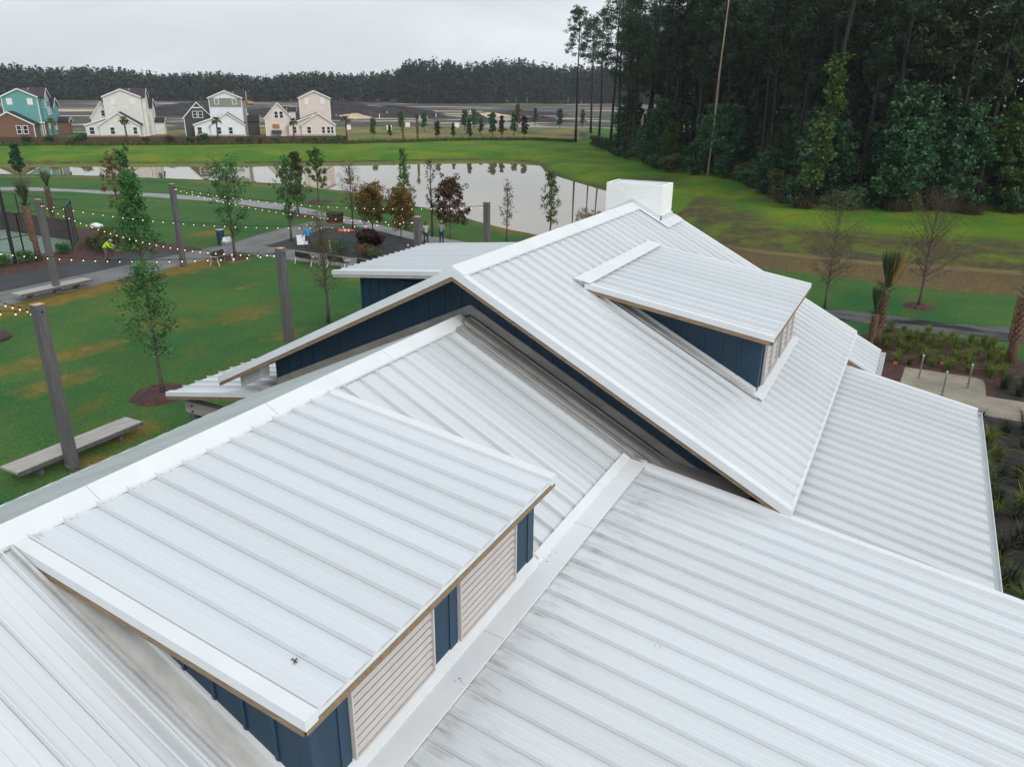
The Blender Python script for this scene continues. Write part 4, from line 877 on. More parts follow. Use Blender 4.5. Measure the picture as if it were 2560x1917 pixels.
# ---- young lawn trees
oval = lambda q: .35+.9*math.sin(math.pi*(.12+.8*q))
conic = lambda q: 1.05-.85*q
def young_gen(seed, h, lr, npc=14, nl=18, cb=.30, ls=.15, prof=oval, rise=1.1, nc=4, cr_=.22, tr=None): return lambda: gen_tree(seed, h, tr or .016*h+.008, cb, prof, nl, lr, nc, npc, cr_, ls, .6, rise, .025, .9, 6)
def lawn_tree(key, gen, mat, label, x, y, ring=0.0, bark='bark', rz=0.0, name='young_tree', ringlabel=None, sc=1):
    t = put(TC, key, gen, name, bark, mat, label, 'tree', (x, y, tz(x, y)), rz, 'young planted trees', sc)
    if ring:
        rg = np.random.default_rng(int(abs(x*10)));  V = [(0, 0, .13)]; k = 22
        for j in range(k): a = 2*math.pi*j/k; q = ring*(1+.08*math.sin(3*a+x)+.05*rg.normal()); V.append((q*.55*math.cos(a), q*.55*math.sin(a), .10+.02*rg.normal()))
        for j in range(k): a = 2*math.pi*j/k; q = ring*(1+.08*math.sin(3*a+x)+.05*rg.normal()); V.append((q*math.cos(a), q*math.sin(a), -.02))
        F = [(0, 1+j, 1+(j+1) % k) for j in range(k)]+[(1+j, 1+k+j, 1+k+(j+1) % k, 1+(j+1) % k) for j in range(k)]
        o = obj('mulch_ring', MB().add(V, F).mesh('mulch_ring'), 'mulch', loc=(x, y, tz(x, y))); tag(o, ringlabel or 'red-brown mulch ring', 'mulch ring', 'mulch rings')
    return t
lawn_tree('y1', young_gen(401, 4.7, 1.35, 13, 36, .33, .13, oval, 1.2, 5, .26), 'young', 'nearest lawn tree, with upright shoots and sparse leaves', -25.6, 18.6, 1.35, ringlabel='large mulch ring under the nearest lawn tree')
lawn_tree('y2', young_gen(402, 6.3, 1.85, 30, 40, .20, .17, conic, .7, 5, .36), 'young', 'dense green conical young tree beside the paved walk', -43.4, 31.6, 1.5, ringlabel='mulch ring under the dense conical tree')
lawn_tree('y3', young_gen(403, 6.0, 1.75, 22, 36, .26, .14, oval, .9, 5, .32), 'young', 'airy green tree behind the lone white-framed bench', -43.1, 38.9, 1.2, ringlabel='mulch ring behind the lone white-framed bench')
lawn_tree('y4', young_gen(404, 6.0, 1.15, 20, 30, .25, .16, oval, 1.0), 'young', 'slim green tree at the corner of the dark planting bed', -43.8, 45.4)
lawn_tree('y5', young_gen(405, 5.7, 1.5, 26, 32, .22, .17, conic, .5, 5, .28), 'olive', 'dark olive young tree left of the concrete path junction', -52.2, 55.4, 1.5, ringlabel='mulch ring beside the concrete path junction')
lawn_tree('y6', young_gen(406, 5.1, 1.6, 26, 24, .30, .20, dome, .6), 'broad2', 'round-crowned dark green tree on the pond side of the path', -57.1, 63.8, 1.7, ringlabel='mulch ring on the pond side of the path')
lawn_tree('y7', young_gen(407, 4.8, 1.4, 6, 40, .30, .09, oval, .9, 6, .26), 'dried', 'nearly bare tree with a few dark leaves beside the sod pallet', -43.2, 52.3)
lawn_tree('c1', young_gen(408, 3.3, 2.2, 40, 34, .22, .15, dome, .9, 5, .30, .06), 'rusty', 'rust-brown leafed shrubby tree left in the dark bed', -40.2, 51.2, name='ornamental_tree')
lawn_tree('c2', young_gen(409, 3.6, 2.0, 40, 34, .22, .15, dome, .9, 5, .30, .06), 'rusty', 'rust-brown leafed shrubby tree right in the dark bed', -36.6, 50.2, name='ornamental_tree')
lawn_tree('y8', young_gen(410, 6.6, 1.2, 22, 30, .20, .17, conic, .9), 'bright', 'light green tall slender tree in front of the pond', -39.4, 54.8)
lawn_tree('y9', young_gen(411, 4.3, 2.1, 44, 34, .20, .16, dome, .9, 5, .3, .07), 'dried', 'dark brown and green dense tree behind the two grey-shirted workers', -33.6, 52.8, name='ornamental_tree')
lawn_tree('y9b', young_gen(421, 5.9, .7, 7, 18, .3, .15, oval, 1.4), 'dried', 'tall thin tree with withered dark leaves beside the light green tree', -35.4, 52.9)
lawn_tree('y10', young_gen(412, 4.3, .75, 4, 34, .25, .13, oval, 1.3), 'dried', 'thin bare sapling with dry leaves against the pond', -29.3, 54.6)
lawn_tree('y11', young_gen(413, 5.0, 1.1, 14, 34, .22, .16, oval, 1.1), 'olive', 'sparse pale green tree against the pond left of the chimney', -26.7, 57.3)
lawn_tree('f1', young_gen(414, 4.5, 1.0, 40, 26, .30, .24, conic, .3), 'broad', 'dark fir-like tree by the pond at the far left', -99.2, 57.4, 1.4, ringlabel='mulch ring under the fir-like tree at the far left')
lawn_tree('y12', young_gen(415, 6.0, 1.2, 10, 26, .30, .18, oval, 1.0), 'rusty', 'orange-brown thin tree behind the worker in yellow', -57.8, 40.8)
lawn_tree('y13', young_gen(416, 6.2, .9, 26, 22, .35, .22, oval, .9), 'young', 'upright green tree beside the orange-brown thin tree', -58.8, 42.6)
lawn_tree('y14', young_gen(417, 5.3, 1.3, 8, 44, .30, .08, oval, 1.1, 6, .28), 'olive', 'thin-leaved tree on the lawn beside the low navy wing', -26.5, 29.6)
lawn_tree('b1', young_gen(418, 5.6, 2.1, 7, 60, .20, .075, oval, 1.0, 9, .38, .075), 'olive', 'twiggy half-bare tree left of the tied palm by the wet path', -3.9, 45.9)
lawn_tree('b2', young_gen(419, 5.9, 2.8, 5, 70, .24, .07, dome, .9, 10, .42, .09), 'dried', 'wide twiggy bare tree right of the tied palm', .83, 48.9, .95, ringlabel='round mulch ring under the wide bare tree')
lawn_tree('b3', young_gen(420, 3.6, .8, 3, 14, .3, .14, oval, 1.2), 'rusty', 'small orange bare tree at the left edge behind the court fence', -60.5, 30)
o = obj('mulch_ring', MB().slab([(1.1*math.cos(a), .9*math.sin(a)) for a in np.linspace(0, 6.1, 16)], -.05, .09), 'mulch', loc=(-39.0, 19.4, 0)); tag(o, 'mulch ring on the lawn cut by the left edge of the picture', 'mulch ring', 'mulch rings')

# ---- palms with tied-up fronds
def palm_gen(seed, h, tr, fl, nf=46, spread=.28):
    def g():
        rg = np.random.default_rng(seed); T = MB(); th = h-fl*.75
        T.tube([(0, 0, 0), (.04, .02, th*.3), (.10, 0, th*.7), (.10, 0, th)], [tr*1.1, tr*.9, tr*.95, tr*.8], 12)
        B = MB()
        for i in range(int(th*34)):
            z = .35*th+i/(th*34)*th*.66; a = i*2.4; x, y = math.cos(a), math.sin(a); r = tr*.9
            B.add([(x*r-y*.07, y*r+x*.07, z), (x*r+y*.07, y*r-x*.07, z), (x*(r+.09)+y*.03, y*(r+.09)-x*.03, z+.20), (x*(r+.09)-y*.03, y*(r+.09)+x*.03, z+.20), (x*r, y*r, z+.10)], [(0, 1, 2, 3), (3, 2, 4), (0, 3, 4), (1, 4, 2)])
        Qs = []
        for i in range(nf):
            a = rg.uniform(0, 6.28); s = spread*rg.uniform(.3, 1.3); ln = fl*rg.uniform(.7, 1.1); d = np.array([math.cos(a), math.sin(a), 0]); p = np.array([.10, 0, th-.1])
            if i % 7 == 0: s = rg.uniform(.7, 1.3); ln *= .55
            up = np.array([0, 0, 1.]); pts = [p]
            for j in range(1, 5): dirn = up*(1-.5*s*j/4)+d*s*(.4+.6*j/4)-up*(.4*s*max(0, j-2)); pts.append(pts[-1]+dirn/np.linalg.norm(dirn)*ln/4)
            side = np.cross(d, up)
            for lf in range(5):
                off = (lf-2)/2*rg.uniform(.7, 1.5); 
                for j in range(1, 4):
                    w0, w1 = .020, .015 if j < 3 else .002
                    q0 = pts[j]+side*off*.16*(j-1)/2; q1 = pts[j+1]+side*off*.16*j/2; Qs.append([q0-side*w0, q0+side*w0, q1+side*w1, q1-side*w1])
        return T.mesh('trunk', True), B.mesh('boots'), quadmesh('fronds', np.array(Qs))
    return g
def palm(key, gen, label, loc, rz=0, sc=1, dry=False, tilt=(0, 0)):
    if key not in TC: TC[key] = gen()
    a, b, f = TC[key]; t = thing('palm_tree', label, 'palm tree', loc, rz, 'palm trees'); t.scale = (sc,)*3; t.rotation_euler = (tilt[0], tilt[1], rz)
    tk = obj('trunk', a, 'palmtrunk', t); obj('leaf_bases', b, 'palmboot', tk); obj('fronds', f, 'palm', t)
    if dry:
        f2 = palm_gen(509, 4.3, .2, 2.4, 12, .34)()[2]; o_ = obj('dry_fronds', f2, 'palmdry', t); o_.location = (.14, -.12, .05)
    return t
palm('pl1', palm_gen(501, 5.1, .20, 1.9), 'palm with tied fronds and a chequered trunk behind the left timber post', (-53.8, 31.2, 0), .4, tilt=(0, -.05))
palm('pl1', None, 'farther tied palm inside the court fence near its back corner', (-65.0, 39.6, 0), 2.0, .9)
palm('pl2', palm_gen(502, 4.2, .20, 2.2, 64, .20), 'tied palm with a yellow dry frond bundle rising behind the white roof', (-.85, 39.7, 0), 1.0, 1.0, True)
palm('pl2', None, 'lower tied palm in front of the one with yellow fronds', (-1.0, 38.6, 0), 3.0, .68)
palm('pl3', palm_gen(503, 4.6, .24, 1.9), 'palm with rough boots at the right edge beside the concrete pad', (4.75, 39.4, 0), .2, tilt=(0, -.02))
palm('pl3', None, 'nearest palm trunk at the right edge below the concrete pad', (5.0, 31.0, 0), 1.6, .95)
# ---- shrubs and grasses round the plaza, court and pad
for (x, y, sc, lab) in ((-54.3, 29.0, .75, 'small green shrub at the foot of the black lamp pole'), (-53.9, 30.4, .8, 'small green shrub right of the black lamp pole'), (-54.6, 33.6, .7, 'dark green shrub at the corner of the court fence'), (-54.2, 28.0, .8, 'green shrub at the left edge by the court')):
    shrub('sg1', SG, 'young', 'green_shrub', lab, (x, y, 0), 'shrubs along the court', sc, x)
rg = np.random.default_rng(8)
for i, (x, y) in enumerate([(-55, 36.2), (-53.6, 36.0), (-52.4, 35.2), (-54.4, 37.3), (-56, 38.4), (-51.8, 36.8), (-57.6, 39.2), (-53, 38.3)]):
    shrub('sg2', shrub_gen(302, .9, 1.0, 800, .13), ('olive', 'tuft', 'broad2')[i % 3], 'bed_shrub', 'olive bushy plant in the mulch bed behind the worker in yellow', (x, y, 0), 'bushy plants behind the worker in yellow', rg.uniform(.7, 1.15), i)
m_ = shrub('maroon', shrub_gen(303, 1.15, 1.5, 6500, .15), 'maroon', 'maroon_shrub', 'big rounded dark maroon shrub in the black planting bed', (-36.9, 46.4, 0), None, (1.1, 1.0, 1.0))
for i, (x, y, sc, mt, lab) in enumerate(((-39.4, 43.7, .75, 'olive', 'olive shrub right behind the person with the sheet of paper'), (-37.4, 43.6, .95, 'broad', 'blue-green shrub behind the row of benches'), (-35.4, 43.9, .8, 'rusty', 'brownish shrub behind the third bench'), (-34.4, 43.7, .7, 'olive', 'olive-brown shrub at the right end of the shrub row'))):
    shrub('sg4'+mt, shrub_gen(304, 1.2, 1.1, 1100, .12), mt, 'bed_shrub', lab, (x, y, 0), 'shrub row behind the benches', sc)
TG = [tuft_gen(20+i, 90, .75, .35, .028, .9) for i in range(3)]
for t_ in TG: t_.materials.append(M['tuft'])
TD = [tuft_gen(30+i, 90, .75, .35, .028, .9) for i in range(3)]
for t_ in TD: t_.materials.append(M['tuftdark'])
rg = np.random.default_rng(11); pts = []
for i in range(900):
    x, y = rg.uniform(-1.2, 4.6), rg.uniform(37.2, 43)
    if y > 43.0-.25*max(0, x-2.5)**1.3 or (x < .2 and y < 39.2): continue
    if all((x-a)**2+(y-b)**2 > .27 for a, b in pts): pts.append((x, y))
for i, (x, y) in enumerate(pts[:72]):
    o = obj('grass_tuft', TG[i % 3], loc=(x, y, .01), rot=(0, 0, rg.uniform(0, 6))); o.scale = (rg.uniform(.6, 1.05),)*3
    tag(o, 'yellow-green ornamental grass tuft in the mulch bed beyond the bike racks', 'grass tuft', 'grass tufts beyond the bike racks')
pts = []
for i in range(1500):
    x, y = rg.uniform(2.75, 8.5), rg.uniform(8, 32)
    if all((x-a)**2+(y-b)**2 > .32 for a, b in pts): pts.append((x, y))
for i, (x, y) in enumerate(pts[:170]):
    g_ = i % 4 == 0 or x < 3.3; o = obj('grass_tuft', (TG if g_ else TD)[i % 3], loc=(x, y, .01), rot=(0, 0, rg.uniform(0, 6))); o.scale = (rg.uniform(.75, 1.3),)*3
    tag(o, '%s grass tuft in the dark mulch right of the gutter' % ('yellow-green' if g_ else 'dark green'), 'grass tuft', 'grass tufts in the dark mulch' + (' (yellow-green)' if g_ else ''))
for i, (x, y) in enumerate([(4.4, 36.0), (5.2, 36.6), (4.9, 35.3), (6, 36), (5.6, 37.3), (6.6, 37.0)]):
    o = obj('grass_tuft', TD[i % 3], loc=(x, y, .01), rot=(0, 0, i)); o.scale = (1.2,)*3; tag(o, 'dark grass tuft on the black soil beside the concrete pad', 'grass tuft', 'grass tufts beside the concrete pad')
# shrubs along the water's near edge at the right
for i, (x, y) in enumerate([(-2.4, 57.6), (-1.3, 57.5), (-.4, 57.3), (4.6, 58.2), (2.9, 57.9)]):
    o = obj('grass_tuft', TG[i % 3], loc=(x, y, tz(x, y)), rot=(0, 0, i)); o.scale = (.9, .9, .6); tag(o, 'green weed tuft on the near bank of the brown water', 'grass tuft', 'weeds on the near bank')

# ---------------------------------------------------------------- posts, string lights, benches
def timber_post(x, y, label, h=5.45):
    t = thing('timber_post', label, 'post', (x, y, 0), 0, 'timber light posts')
    obj('shaft', MB().box(-.15, .15, -.15, .15, 0, h), 'timber', t); obj('end_grain', MB().box(-.149, .149, -.149, .149, h, h+.012), 'endgrain', t)
    b = obj('base_bracket', MB().box(-.165, .165, -.165, .165, 0.02, .26), 'timber', t)
    for s_ in (-1, 1): obj('bolt', MB().tube([(s_*.06, -.165, .15), (s_*.06, -.185, .15)], .022, 8), 'meshgrey', b)
    e = obj('cable_eye', MB().tube([(.15, 0, h-.2), (.22, 0, h-.2)], .02, 8), 'black', t)
    return t
POSTS = [(-22.75, 12.85, 'nearest timber light post rising through the plank bench'), (-22.65, 22.8, 'timber light post half hidden by the high roof rake'), (-22.5, 32.3, 'timber light post in front of the two grey-shirted workers'), (-22.1, 38.7, 'timber light post standing against the pond'),
         (-44.2, 26.3, 'timber light post rising through the far plank bench'), (-44.0, 35.15, 'timber light post left of the lone white-framed bench')]
for p in POSTS: timber_post(*p)
bulbm = MB().ball((0, 0, -.055), .023, 8, 6, (1, 1, 1.2)).mesh('bulb', True); bulbm.materials.append(M['bulb'])
sockm = MB().tube([(0, 0, -.01), (0, 0, .035)], [.022, .018], 8).mesh('socket'); sockm.materials.append(M['black'])
def string_lights(a, b, label, sag=.5, pitch=.62, z=5.25):
    a, b = np.array(a+(z,)), np.array(b+(z,)); L = np.linalg.norm(b-a); n = int(L/pitch); t = thing('string_lights', label, 'string lights', tuple(a), 0, 'festoon lights between the posts')
    f = lambda u: (b-a)*u-np.array([0, 0, sag*4*u*(1-u)])
    obj('cable', MB().tube([f(u) for u in np.linspace(0, 1, 25)], .012, 5), 'black', t)
    for i in range(n):
        p = f((i+.5)/n); s_ = bpy.data.objects.new('socket', sockm); COL.objects.link(s_); s_.parent = t; s_.location = tuple(p-np.array([0, 0, .045]))
        o = bpy.data.objects.new('bulb', bulbm); COL.objects.link(o); o.parent = s_; o.location = (0, 0, 0)
P_ = [(x, y) for x, y, _ in POSTS]
string_lights(P_[5], P_[3], 'uppermost string of lit bulbs crossing in front of the pond', .55)
string_lights(P_[5], P_[2], 'string of lit bulbs from the mid post over the sod pallet', .55)
string_lights(P_[4], P_[2], 'long string of lit bulbs above the blue-shirted person', .7)
string_lights(P_[4], P_[1], 'string of lit bulbs passing above the worker in yellow', .8)
string_lights((-44.3, 17.3), P_[1], 'lowest string of bulbs crossing the pale green court', .8)
string_lights((-44.3, 17.3), P_[0], 'upper string of bulbs ending at the nearest post', .6)
string_lights((-44.4, 9.0), P_[0], 'lower string of bulbs ending at the nearest post', .6)
def plank_bench(x, y, ln, label, rz=0.0):
    t = thing('plank_bench', label, 'bench', (x, y, 0), rz, 'long plank benches')
    for i, a in enumerate((-.45, -.148, .154)): obj('plank', MB().box(a, a+.296, -ln/2, ln/2, .40, .47+.003*i), 'plank', t)
    for s_ in (-1, 1): obj('leg', MB().box(-.30, .30, s_*ln*.32-.06, s_*ln*.32+.06, 0, .40), 'timber', t)
    obj('edge_rail', MB().box(.452, .475, -ln/2, ln/2, .33, .465), 'timber', t)
plank_bench(-23.45, 13.5, 4.4, 'near plank bench around the nearest timber post')
plank_bench(-44.35, 26.2, 4.4, 'far plank bench around the post beside the paved walk')
def park_bench(x, y, rz, label):
    t = thing('park_bench', label, 'bench', (x, y, 0), rz, 'white framed park benches')
    for i in range(4): obj('seat_slat', MB().box(-.85, .85, -.26+i*.13, -.26+i*.13+.115, .43, .455), 'bseat', t)
    for i in range(4): obj('back_slat', MB().beamy(.27+.018*i, .50+i*.095, .295+.018*i, .50+i*.095, -.85, .85, 0, .085), 'bseat', t)
    for s_ in (-1, 1):
        x_ = s_*.80
        obj('leg_frame', MB().tube([(x_, -.34, 0), (x_, -.24, .42), (x_, .24, .42), (x_, .40, 0)], .028, 8).tube([(x_, .24, .42), (x_, .36, .90)], .024, 8), 'whitem', t)
        obj('armrest', MB().tube([(x_, -.26, .42), (x_, -.24, .62), (x_, .30, .64)], .02, 6), 'whitem', t)
park_bench(-42.2, 36.9, math.pi-1.35, 'lone white-framed bench on the grass left of the plaza')
park_bench(-37.1, 39.75, math.pi-.10, 'left bench in the row along the crosswalk')
park_bench(-34.4, 39.95, math.pi-.10, 'middle bench in the row along the crosswalk')
park_bench(-31.9, 40.0, math.pi-.10, 'right bench in the row, partly hidden by the white roof')
# bins, cart, bag, pallet, barrel, tarp
t = thing('litter_bin', 'dark teal litter bin with white top beside the airy tree', 'bin', (-47.4, 41.6, 0)); obj('body', MB().tube([(0, 0, 0), (0, 0, .95)], [.27, .30], 16), 'binblue', t); obj('hood', MB().tube([(0, 0, .95), (0, 0, 1.0), (0, 0, 1.35), (0, 0, 1.42)], [.31, .31, .24, .06], 16), 'binblue', t); obj('label_plate', MB().tube([(0, 0, 1.2), (0, 0, 1.28)], [.275, .265], 16), 'signw', t)
t = thing('wire_basket', 'round wire basket heaped with a white bag beside the lone bench', 'basket', (-44.3, 39.4, 0))
for i in range(16): a = i*math.pi/8; obj('upright_wire', MB().tube([(.33*math.cos(a), .33*math.sin(a), 0), (.38*math.cos(a), .38*math.sin(a), 1.0)], .012, 5), 'meshgrey', t)
for i in range(9):
    z = .02+i*.12; r = .33+.05*z; obj('hoop', MB().tube([(r*math.cos(a), r*math.sin(a), z) for a in np.linspace(0, 2*math.pi, 17)], .012, 5, False), 'meshgrey', t)
mbg = MB(); mbg.ball((0, 0, .95), .34, 12, 8, (1, 1, .6)); mbg.ball((.12, .08, 1.1), .2, 10, 6); mbg.ball((-.14, -.04, 1.07), .19, 10, 6); obj('bag', mbg.mesh('bag', True), 'signw', t)
mbg = MB(); mbg.ball((0, 0, .22), .42, 14, 8, (1.2, .8, .6)); mbg.ball((.4, .1, .2), .25, 10, 6, (1, 1, .8)); mbg.ball((-.35, -.1, .16), .22, 10, 6); tag(obj('plastic_sack', mbg.mesh('plastic_sack', True), 'signw', loc=(-62.2, 41.5, 0)), 'white plastic sack lying at the edge of the mulch bed', 'sack')
mbg = MB(); mbg.ball((0, 0, .12), .22, 10, 6, (1.3, .8, .6)); tag(obj('plastic_litter', mbg.mesh('plastic_litter', True), 'signw', loc=(3.4, 58.2, -1.25)), 'white scrap of litter on the near bank of the brown water', 'litter')
t = thing('sod_pallet', 'brown stack of sod rolls on a pallet at the path junction', 'pallet', (-46.6, 54.0, 0), .35)
for a in (-.5, 0, .42): obj('runner', MB().box(-.6, .6, a, a+.09, 0, .1), 'plywood', t)
obj('deck', MB().box(-.62, .62, -.55, .55, .1, .13), 'plywood', t)
for r in range(4):
    for k in range(5):
        o = obj('sod_roll', MB().tube([(-.6+.02*((r+k) % 3), 0, 0), (.58+.03*((r*2+k) % 3), 0, 0)], .118, 10), 'sod', t); o.location = (0, -.46+k*.23, .25+r*.205)
t = thing('traffic_barrel', 'orange and white striped delineator lying on the dark bed', 'traffic cone', (-43.2, 50.5, .16), .55); 
for i, (a, b, mt) in enumerate(((0, .42, 'orange'), (.42, .56, 'stripe'), (.56, .72, 'orange'), (.72, .86, 'stripe'), (.86, 1.25, 'orange'))): obj('band', MB().tube([(a, 0, 0), (b, 0, 0)], [.16-.05*a, .16-.05*b], 14), mt, t)
obj('foot', MB().box(-.04, 0, -.2, .2, -.15, .2), 'orange', t)
rg = np.random.default_rng(4); V = []; n = 14
for i in range(n):
    for j in range(n): V.append((i*.16-1.0, j*.11-.7, max(0, .30*math.exp(-((i-6.5)/4.2)**2-((j-6.5)/4.2)**2)+rg.uniform(0, .10))))
F = [(i*n+j, (i+1)*n+j, (i+1)*n+j+1, i*n+j+1) for i in range(n-1) for j in range(n-1)]
tag(obj('crumpled_tarp', MB().add(V, F).mesh('crumpled_tarp', True), 'tarp', loc=(-33.2, 43.6, .05)), 'crumpled dark blue plastic tarp at the edge of the white roof', 'tarp')
tag(obj('burlap_sheet', MB().add([(x*.8, y*.6, z*.5) for x, y, z in V], F).mesh('burlap_sheet', True), 'sack', loc=(-31.6, 44.3, .05)), 'tan crumpled burlap beside the dark blue tarp', 'sheet')
for (x, y, lab) in ((-33.1, 46.2, 'white capped standpipe left of the post by the workers'),): 
    t = thing('standpipe', lab, 'pipe', (x, y, 0)); obj('pipe', MB().tube([(0, 0, 0), (0, 0, .6)], .03, 8), 'galv', t); obj('cap', MB().ball((0, 0, .64), .06, 8, 6), 'capw', t)
tag(obj('wooden_stake', MB().tube([(0, 0, 0), (-.14, 0, 1.1)], [.03, .03], 5), 'ytool', loc=(-37.6, 42.9, 0)), 'leaning wooden stake in the shrub row behind the benches', 'stake')
tag(obj('wooden_stake', MB().tube([(0, 0, 0), (0, 0, .6)], [.03, .03], 5), 'orange', loc=(-31.4, 46.2, 0)), 'short orange stake left of the post by the workers', 'stake')
# bike hoops on the concrete pad
for x, y, lab in ((1.2, 35.9, 'left steel bike hoop on the concrete pad'), (2.1, 34.1, 'middle steel bike hoop on the concrete pad'), (3.05, 35.6, 'right steel bike hoop on the concrete pad')):
    t = thing('bike_rack', lab, 'bike rack', (x, y, .03), -.06, 'bike hoops on the pad')
    obj('hoop', MB().tube([(0, -.28, 0), (0, -.28, .78)]+[(0, -.28*math.cos(a), .78+.16*math.sin(a)) for a in np.linspace(.3, math.pi-.3, 7)]+[(0, .28, .78), (0, .28, 0)], .028, 8), 'galv', t)
    for s_ in (-1, 1): obj('foot_plate', MB().tube([(0, s_*.28, 0), (0, s_*.28, .012)], .08, 10), 'galv', t)
    obj('cap', MB().tube([(0, -.05, .925), (0, .05, .925)], .042, 8), 'capw', t)
for x, y, lab in ((1.95, 37.3, 'small orange marker flag behind the concrete pad'), (.1, 36.3, 'small red marker flag left of the concrete pad'), (4.05, 36.0, 'small red marker flag on the black soil right of the pad')):
    t = thing('marker_flag', lab, 'flag', (x, y, 0)); obj('wire', MB().tube([(0, 0, 0), (0, 0, .4)], .005, 4), 'galv', t); obj('flag', MB().box(0, .16, -.002, .002, .28, .40), 'orange', t)
# ---------------------------------------------------------------- court fence and lamp pole
t = thing('court_fence', 'black chain-link fence with dark windscreen around the pale green court', 'fence', (-55.3, 34.7, 0))
def fence_run(a, b, n, h, scr, scr_mat):
    a, b = np.array(a), np.array(b)
    for i in range(n+1):
        p = a+(b-a)*i/n; obj('post', MB().tube([(p[0], p[1], 0), (p[0], p[1], h)], .05, 8), 'black', t)
    for z in (h, h*.5, .08): obj('rail', MB().tube([(a[0], a[1], z), (b[0], b[1], z)], .03, 6), 'black', t)
    for i in range(n):
        p, q = a+(b-a)*(i+.012)/n, a+(b-a)*(i+.988)/n; d = (q-p)/np.linalg.norm(q-p); s_ = np.array([-d[1], d[0]])*.008
        if scr:
            o = obj('windscreen', MB().slab([tuple(p-s_), tuple(q-s_), tuple(q+s_), tuple(p+s_)], .1, scr), scr_mat, t)
        m_ = MB(); L = np.linalg.norm(q-p); k = int(L/.3)
        for j in range(-int(h/.3), k):
            for sg in (1, -1):
                u0, z0, u1, z1 = j*.3, .1, j*.3+h-.1, h
                if u0 < 0: z0 -= u0; u0 = 0
                if u1 > L: z1 -= (u1-L); u1 = L
                if u1 <= u0: continue
                if sg < 0: u0, u1 = L-u0, L-u1
                m_.tube([tuple(p+d*u0)+(z0,), tuple(p+d*u1)+(z1,)], .006, 3, False)
        if m_.n: obj('chain_mesh', m_, 'black', t)
fence_run((0, 0), (-.25, -3.4), 1, 3.1, None, None); fence_run((-.25, -3.4), (.5, -8.0), 1, 3.1, None, None); fence_run((.5, -8.0), (.6, -16), 2, 3.1, None, None)
fence_run((0, 0), (-3.0, 2.4), 2, 3.15, 2.9, 'glassgrey'); fence_run((-3.0, 2.4), (-24.0, 2.3), 6, 3.15, 1.55, 'screen')
t = thing('lamp_pole', 'tall black pole at the left edge beside the court', 'pole', (-54.4, 29.9, 0)); obj('shaft', MB().tube([(0, 0, 0), (0, 0, 5.6)], [.12, .10], 12), 'black', t); obj('base_plate', MB().box(-.2, .2, -.2, .2, 0, .05), 'black', t); obj('bracket', MB().tube([(0, 0, 2.3), (-.5, 0, 2.2)], .025, 6), 'meshgrey', t)
# ---------------------------------------------------------------- paver walk beside the clubhouse
walk = sheet('paver_walk', [(-22.25, -2), (-15, -2), (-15, 20.5), (-22.25, 20.5)], .012, 'walk')
pv = MB().box(.012, .588, .012, .288, 0, .03).mesh('paver'); pv.materials.append(M['paver']); r_ = random.Random(3); n_ = 0
for j in range(60):
    for i in range(5):
        x = -22.25+i*.6-(.3 if j % 2 else 0); y = 3.0+j*.3
        if x < -22.26 or n_ >= 298: continue
        o = bpy.data.objects.new('paver', pv); COL.objects.link(o); o.parent = walk; o.location = (x, y, .012+r_.uniform(-.004, .004)); n_ += 1

# ---------------------------------------------------------------- people
def capsules(segs, vox=.013):
    m_ = MB()
    for p0, r0, p1, r1 in segs:
        p0, p1 = np.array(p0, float), np.array(p1, float); d = p1-p0; L = np.linalg.norm(d)+1e-6; d /= L; pts = []; rad = []
        for a in np.linspace(-math.pi/2, 0, 4): pts.append(p0+d*r0*math.sin(a)); rad.append(max(r0*math.cos(a), 1e-3))
        for a in np.linspace(0, math.pi/2, 4): pts.append(p1+d*r1*math.sin(a)); rad.append(max(r1*math.cos(a), 1e-3))
        m_.tube(pts, rad, 10)
    return m_
def fused(name, segs, mat, parent, vox=.013):
    o = obj(name, capsules(segs).mesh(name, True), mat, parent); r = o.modifiers.new('fuse', 'REMESH'); r.mode = 'VOXEL'; r.voxel_size = vox; r.use_smooth_shade = True
    s_ = o.modifiers.new('soft', 'SMOOTH'); s_.iterations = 4; s_.factor = .5; return o
